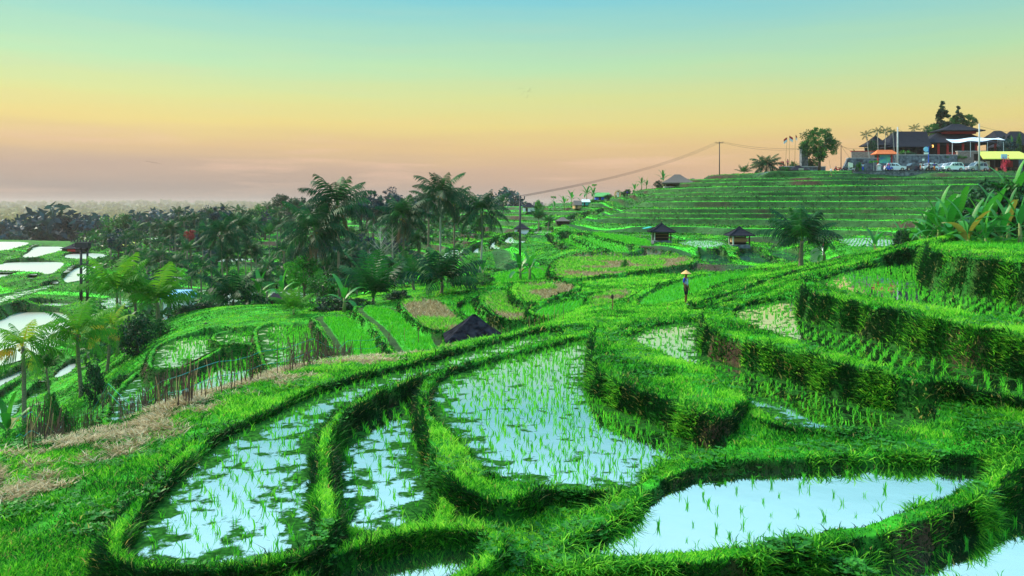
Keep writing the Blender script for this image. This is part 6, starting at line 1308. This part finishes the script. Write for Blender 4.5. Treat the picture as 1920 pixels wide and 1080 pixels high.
def bike(px, Y, rz, mat, label, z=6.97):
    o = empty('motorbike', at(px, Y, z), rz, label, 'motorbike')
    for x_ in (-.6, .6): w_ = MB().tube([(x_, -.05, .29), (x_, .05, .29)], .29, 14).build('wheel', M['tyre'], o); MB().tube([(x_, -.06, .29), (x_, .06, .29)], .15, 10).build('rim', M['rim'], w_)
    MB().prism([(-.62, .5), (-.5, .95), (-.38, 1.0), (-.3, .55), (.1, .42), (.2, .6), (.75, .72), (.85, .62), (.5, .4), (-.1, .22), (-.35, .25)], -.13, .13).build('body', M[mat], o, bevel=.02)
    MB().box((.3, 0, .76), (.7, .24, .1)).build('seat', M['tyre'], o); MB().tube([(-.42, -.32, 1.02), (-.45, 0, 1.0), (-.42, .32, 1.02)], .025, 6).build('handlebar', M['cable'], o); MB().tube([(-.45, 0, 1.0), (-.6, 0, .3)], .04, 6).build('fork', M['rim'], o); MB().box((-.58, 0, .86), (.1, .16, .12)).build('headlight', M['lamp_clear'], o)
bike(1571, 163, R(8), 'red', 'red motorbike parked at the left end of the road'); bike(1585, 163.4, R(20), 'car_black', 'black motorbike in the middle of the parked three'); bike(1596, 163, R(-12), 'car_silver', 'motorbike with a pale fairing rightmost of the parked three')
bike(1667, 160.6, R(5), 'blue', 'blue motorbike ridden past the tail of the first white car'); bike(1727, 160.5, R(80), 'car_silver', 'pale motorbike coming along between the cars'); bike(1744, 160.4, R(12), 'car_black', 'dark motorbike in front of the half hidden white car')
for px, Y, z_, rz, sh, sl, lg, lb, ht in ((1667, 160.7, 7.15, 90, 'cloth_pink', 'blue', 'blue', 'rider in red and blue beside the first white car', 1.6), (1727, 160.5, 7.1, 180, 'cloth_white', 'cloth_white', 'cloth_orange', 'rider in a white shirt between the black and white cars', 1.6),
        (1742, 160.3, 7.1, 90, 'cloth_dark', 'cloth_dark', 'cloth_dark', 'rider in black on the dark motorbike', 1.6), (1752, 160.2, 6.97, 200, 'shirt_blue', 'shirt_blue', 'cloth_orange', 'person in a blue top and orange trousers standing by the white people carrier', 1.65),
        (1618, 162, 6.97, 170, 'cloth_white', 'ltblue', 'blue', 'person in a pale top standing alone on the road by the stone wall', 1.65), (1477, 167.2, (HZ-313)/F*167.2, 180, 'cloth_pink', 'cloth_pink', 'cloth_dark', 'person in pink on the viewing terrace below the flags', 1.6),
        (1445, 166, None, 180, 'cloth_white', 'cloth_white', 'cream', 'person in white beside the skyline palm left of the shed', 1.6), (1276, 171, (HZ-353)/F*171, 180, 'shirt_blue', 'shirt_blue', 'cloth_dark', 'person in blue sitting on the porch of the thatched house', 1.2),
        (1159, 180.5, None, 180, 'cloth_white', 'cloth_white', 'cloth_white', 'person in white inside the wooden ring', 1.5), (1176, 180, None, 180, 'shirt_blue', 'shirt_blue', 'cloth_dark', 'person in blue right of the wooden ring', 1.5)):
    a_ = at(px, Y, z_); person(a_[0], a_[1], a_[2], R(rz), lb, sh, sl, (lg, 'long'), detail=False, ht=ht)
# ------------------------------------------------------------------ birds
def bird(px, py, Y, span, flap, rz, label, grp=None):
    o = empty('bird', tw(px, py, Y), rz, label, 'bird', grp); s = span/2
    MB().tube([(0, -.18*s, 0), (0, 0, 0), (0, .35*s, .01), (0, .5*s, 0)], [.02*s, .1*s, .08*s, .02*s], 6).build('body', M['bird'], o, smooth=True)
    for sg in (-1, 1):
        MB().add([(0, .2*s, .02), (0, -.08*s, .02), (sg*.5*s, -.05*s, flap*s*.5), (sg*.5*s, .22*s, flap*s*.5), (sg*s, -.05*s, flap*s*.3), (0, .2*s, 0), (0, -.08*s, 0), (sg*.5*s, -.05*s, flap*s*.5-.02), (sg*.5*s, .22*s, flap*s*.5-.02)],
                 [(0, 1, 2, 3), (3, 2, 4), (5, 8, 7, 6), (8, 4, 7), (0, 3, 8, 5), (1, 6, 7, 2), (3, 4, 8), (2, 7, 4)]).build('wing', M['bird'], o)
rs = random.Random(8)
for i in range(11): bird(985+rs.gauss(0, 8), 170+rs.gauss(0, 5), 210, .75, rs.uniform(-.3, .6), rs.uniform(0, 6), 'tiny bird in the loose flock high above the centre', 'birds of the high flock')
for i in range(10): bird(275+i*2.6+rs.uniform(-1, 1), 302+i*.5+rs.uniform(-1, 1), 230, .75, rs.uniform(-.3, .6), rs.uniform(0, 6), 'tiny bird in the low line of birds over the left horizon', 'birds over the left horizon')
bird(1887, 165, 180, .6, .5, 1, 'single tiny bird near the top right corner'); bird(1585, 195, 190, .5, .3, 2, 'single tiny bird over the leafy hill tree'); bird(975, 234, 200, .5, .3, 2, 'single tiny bird under the high flock')
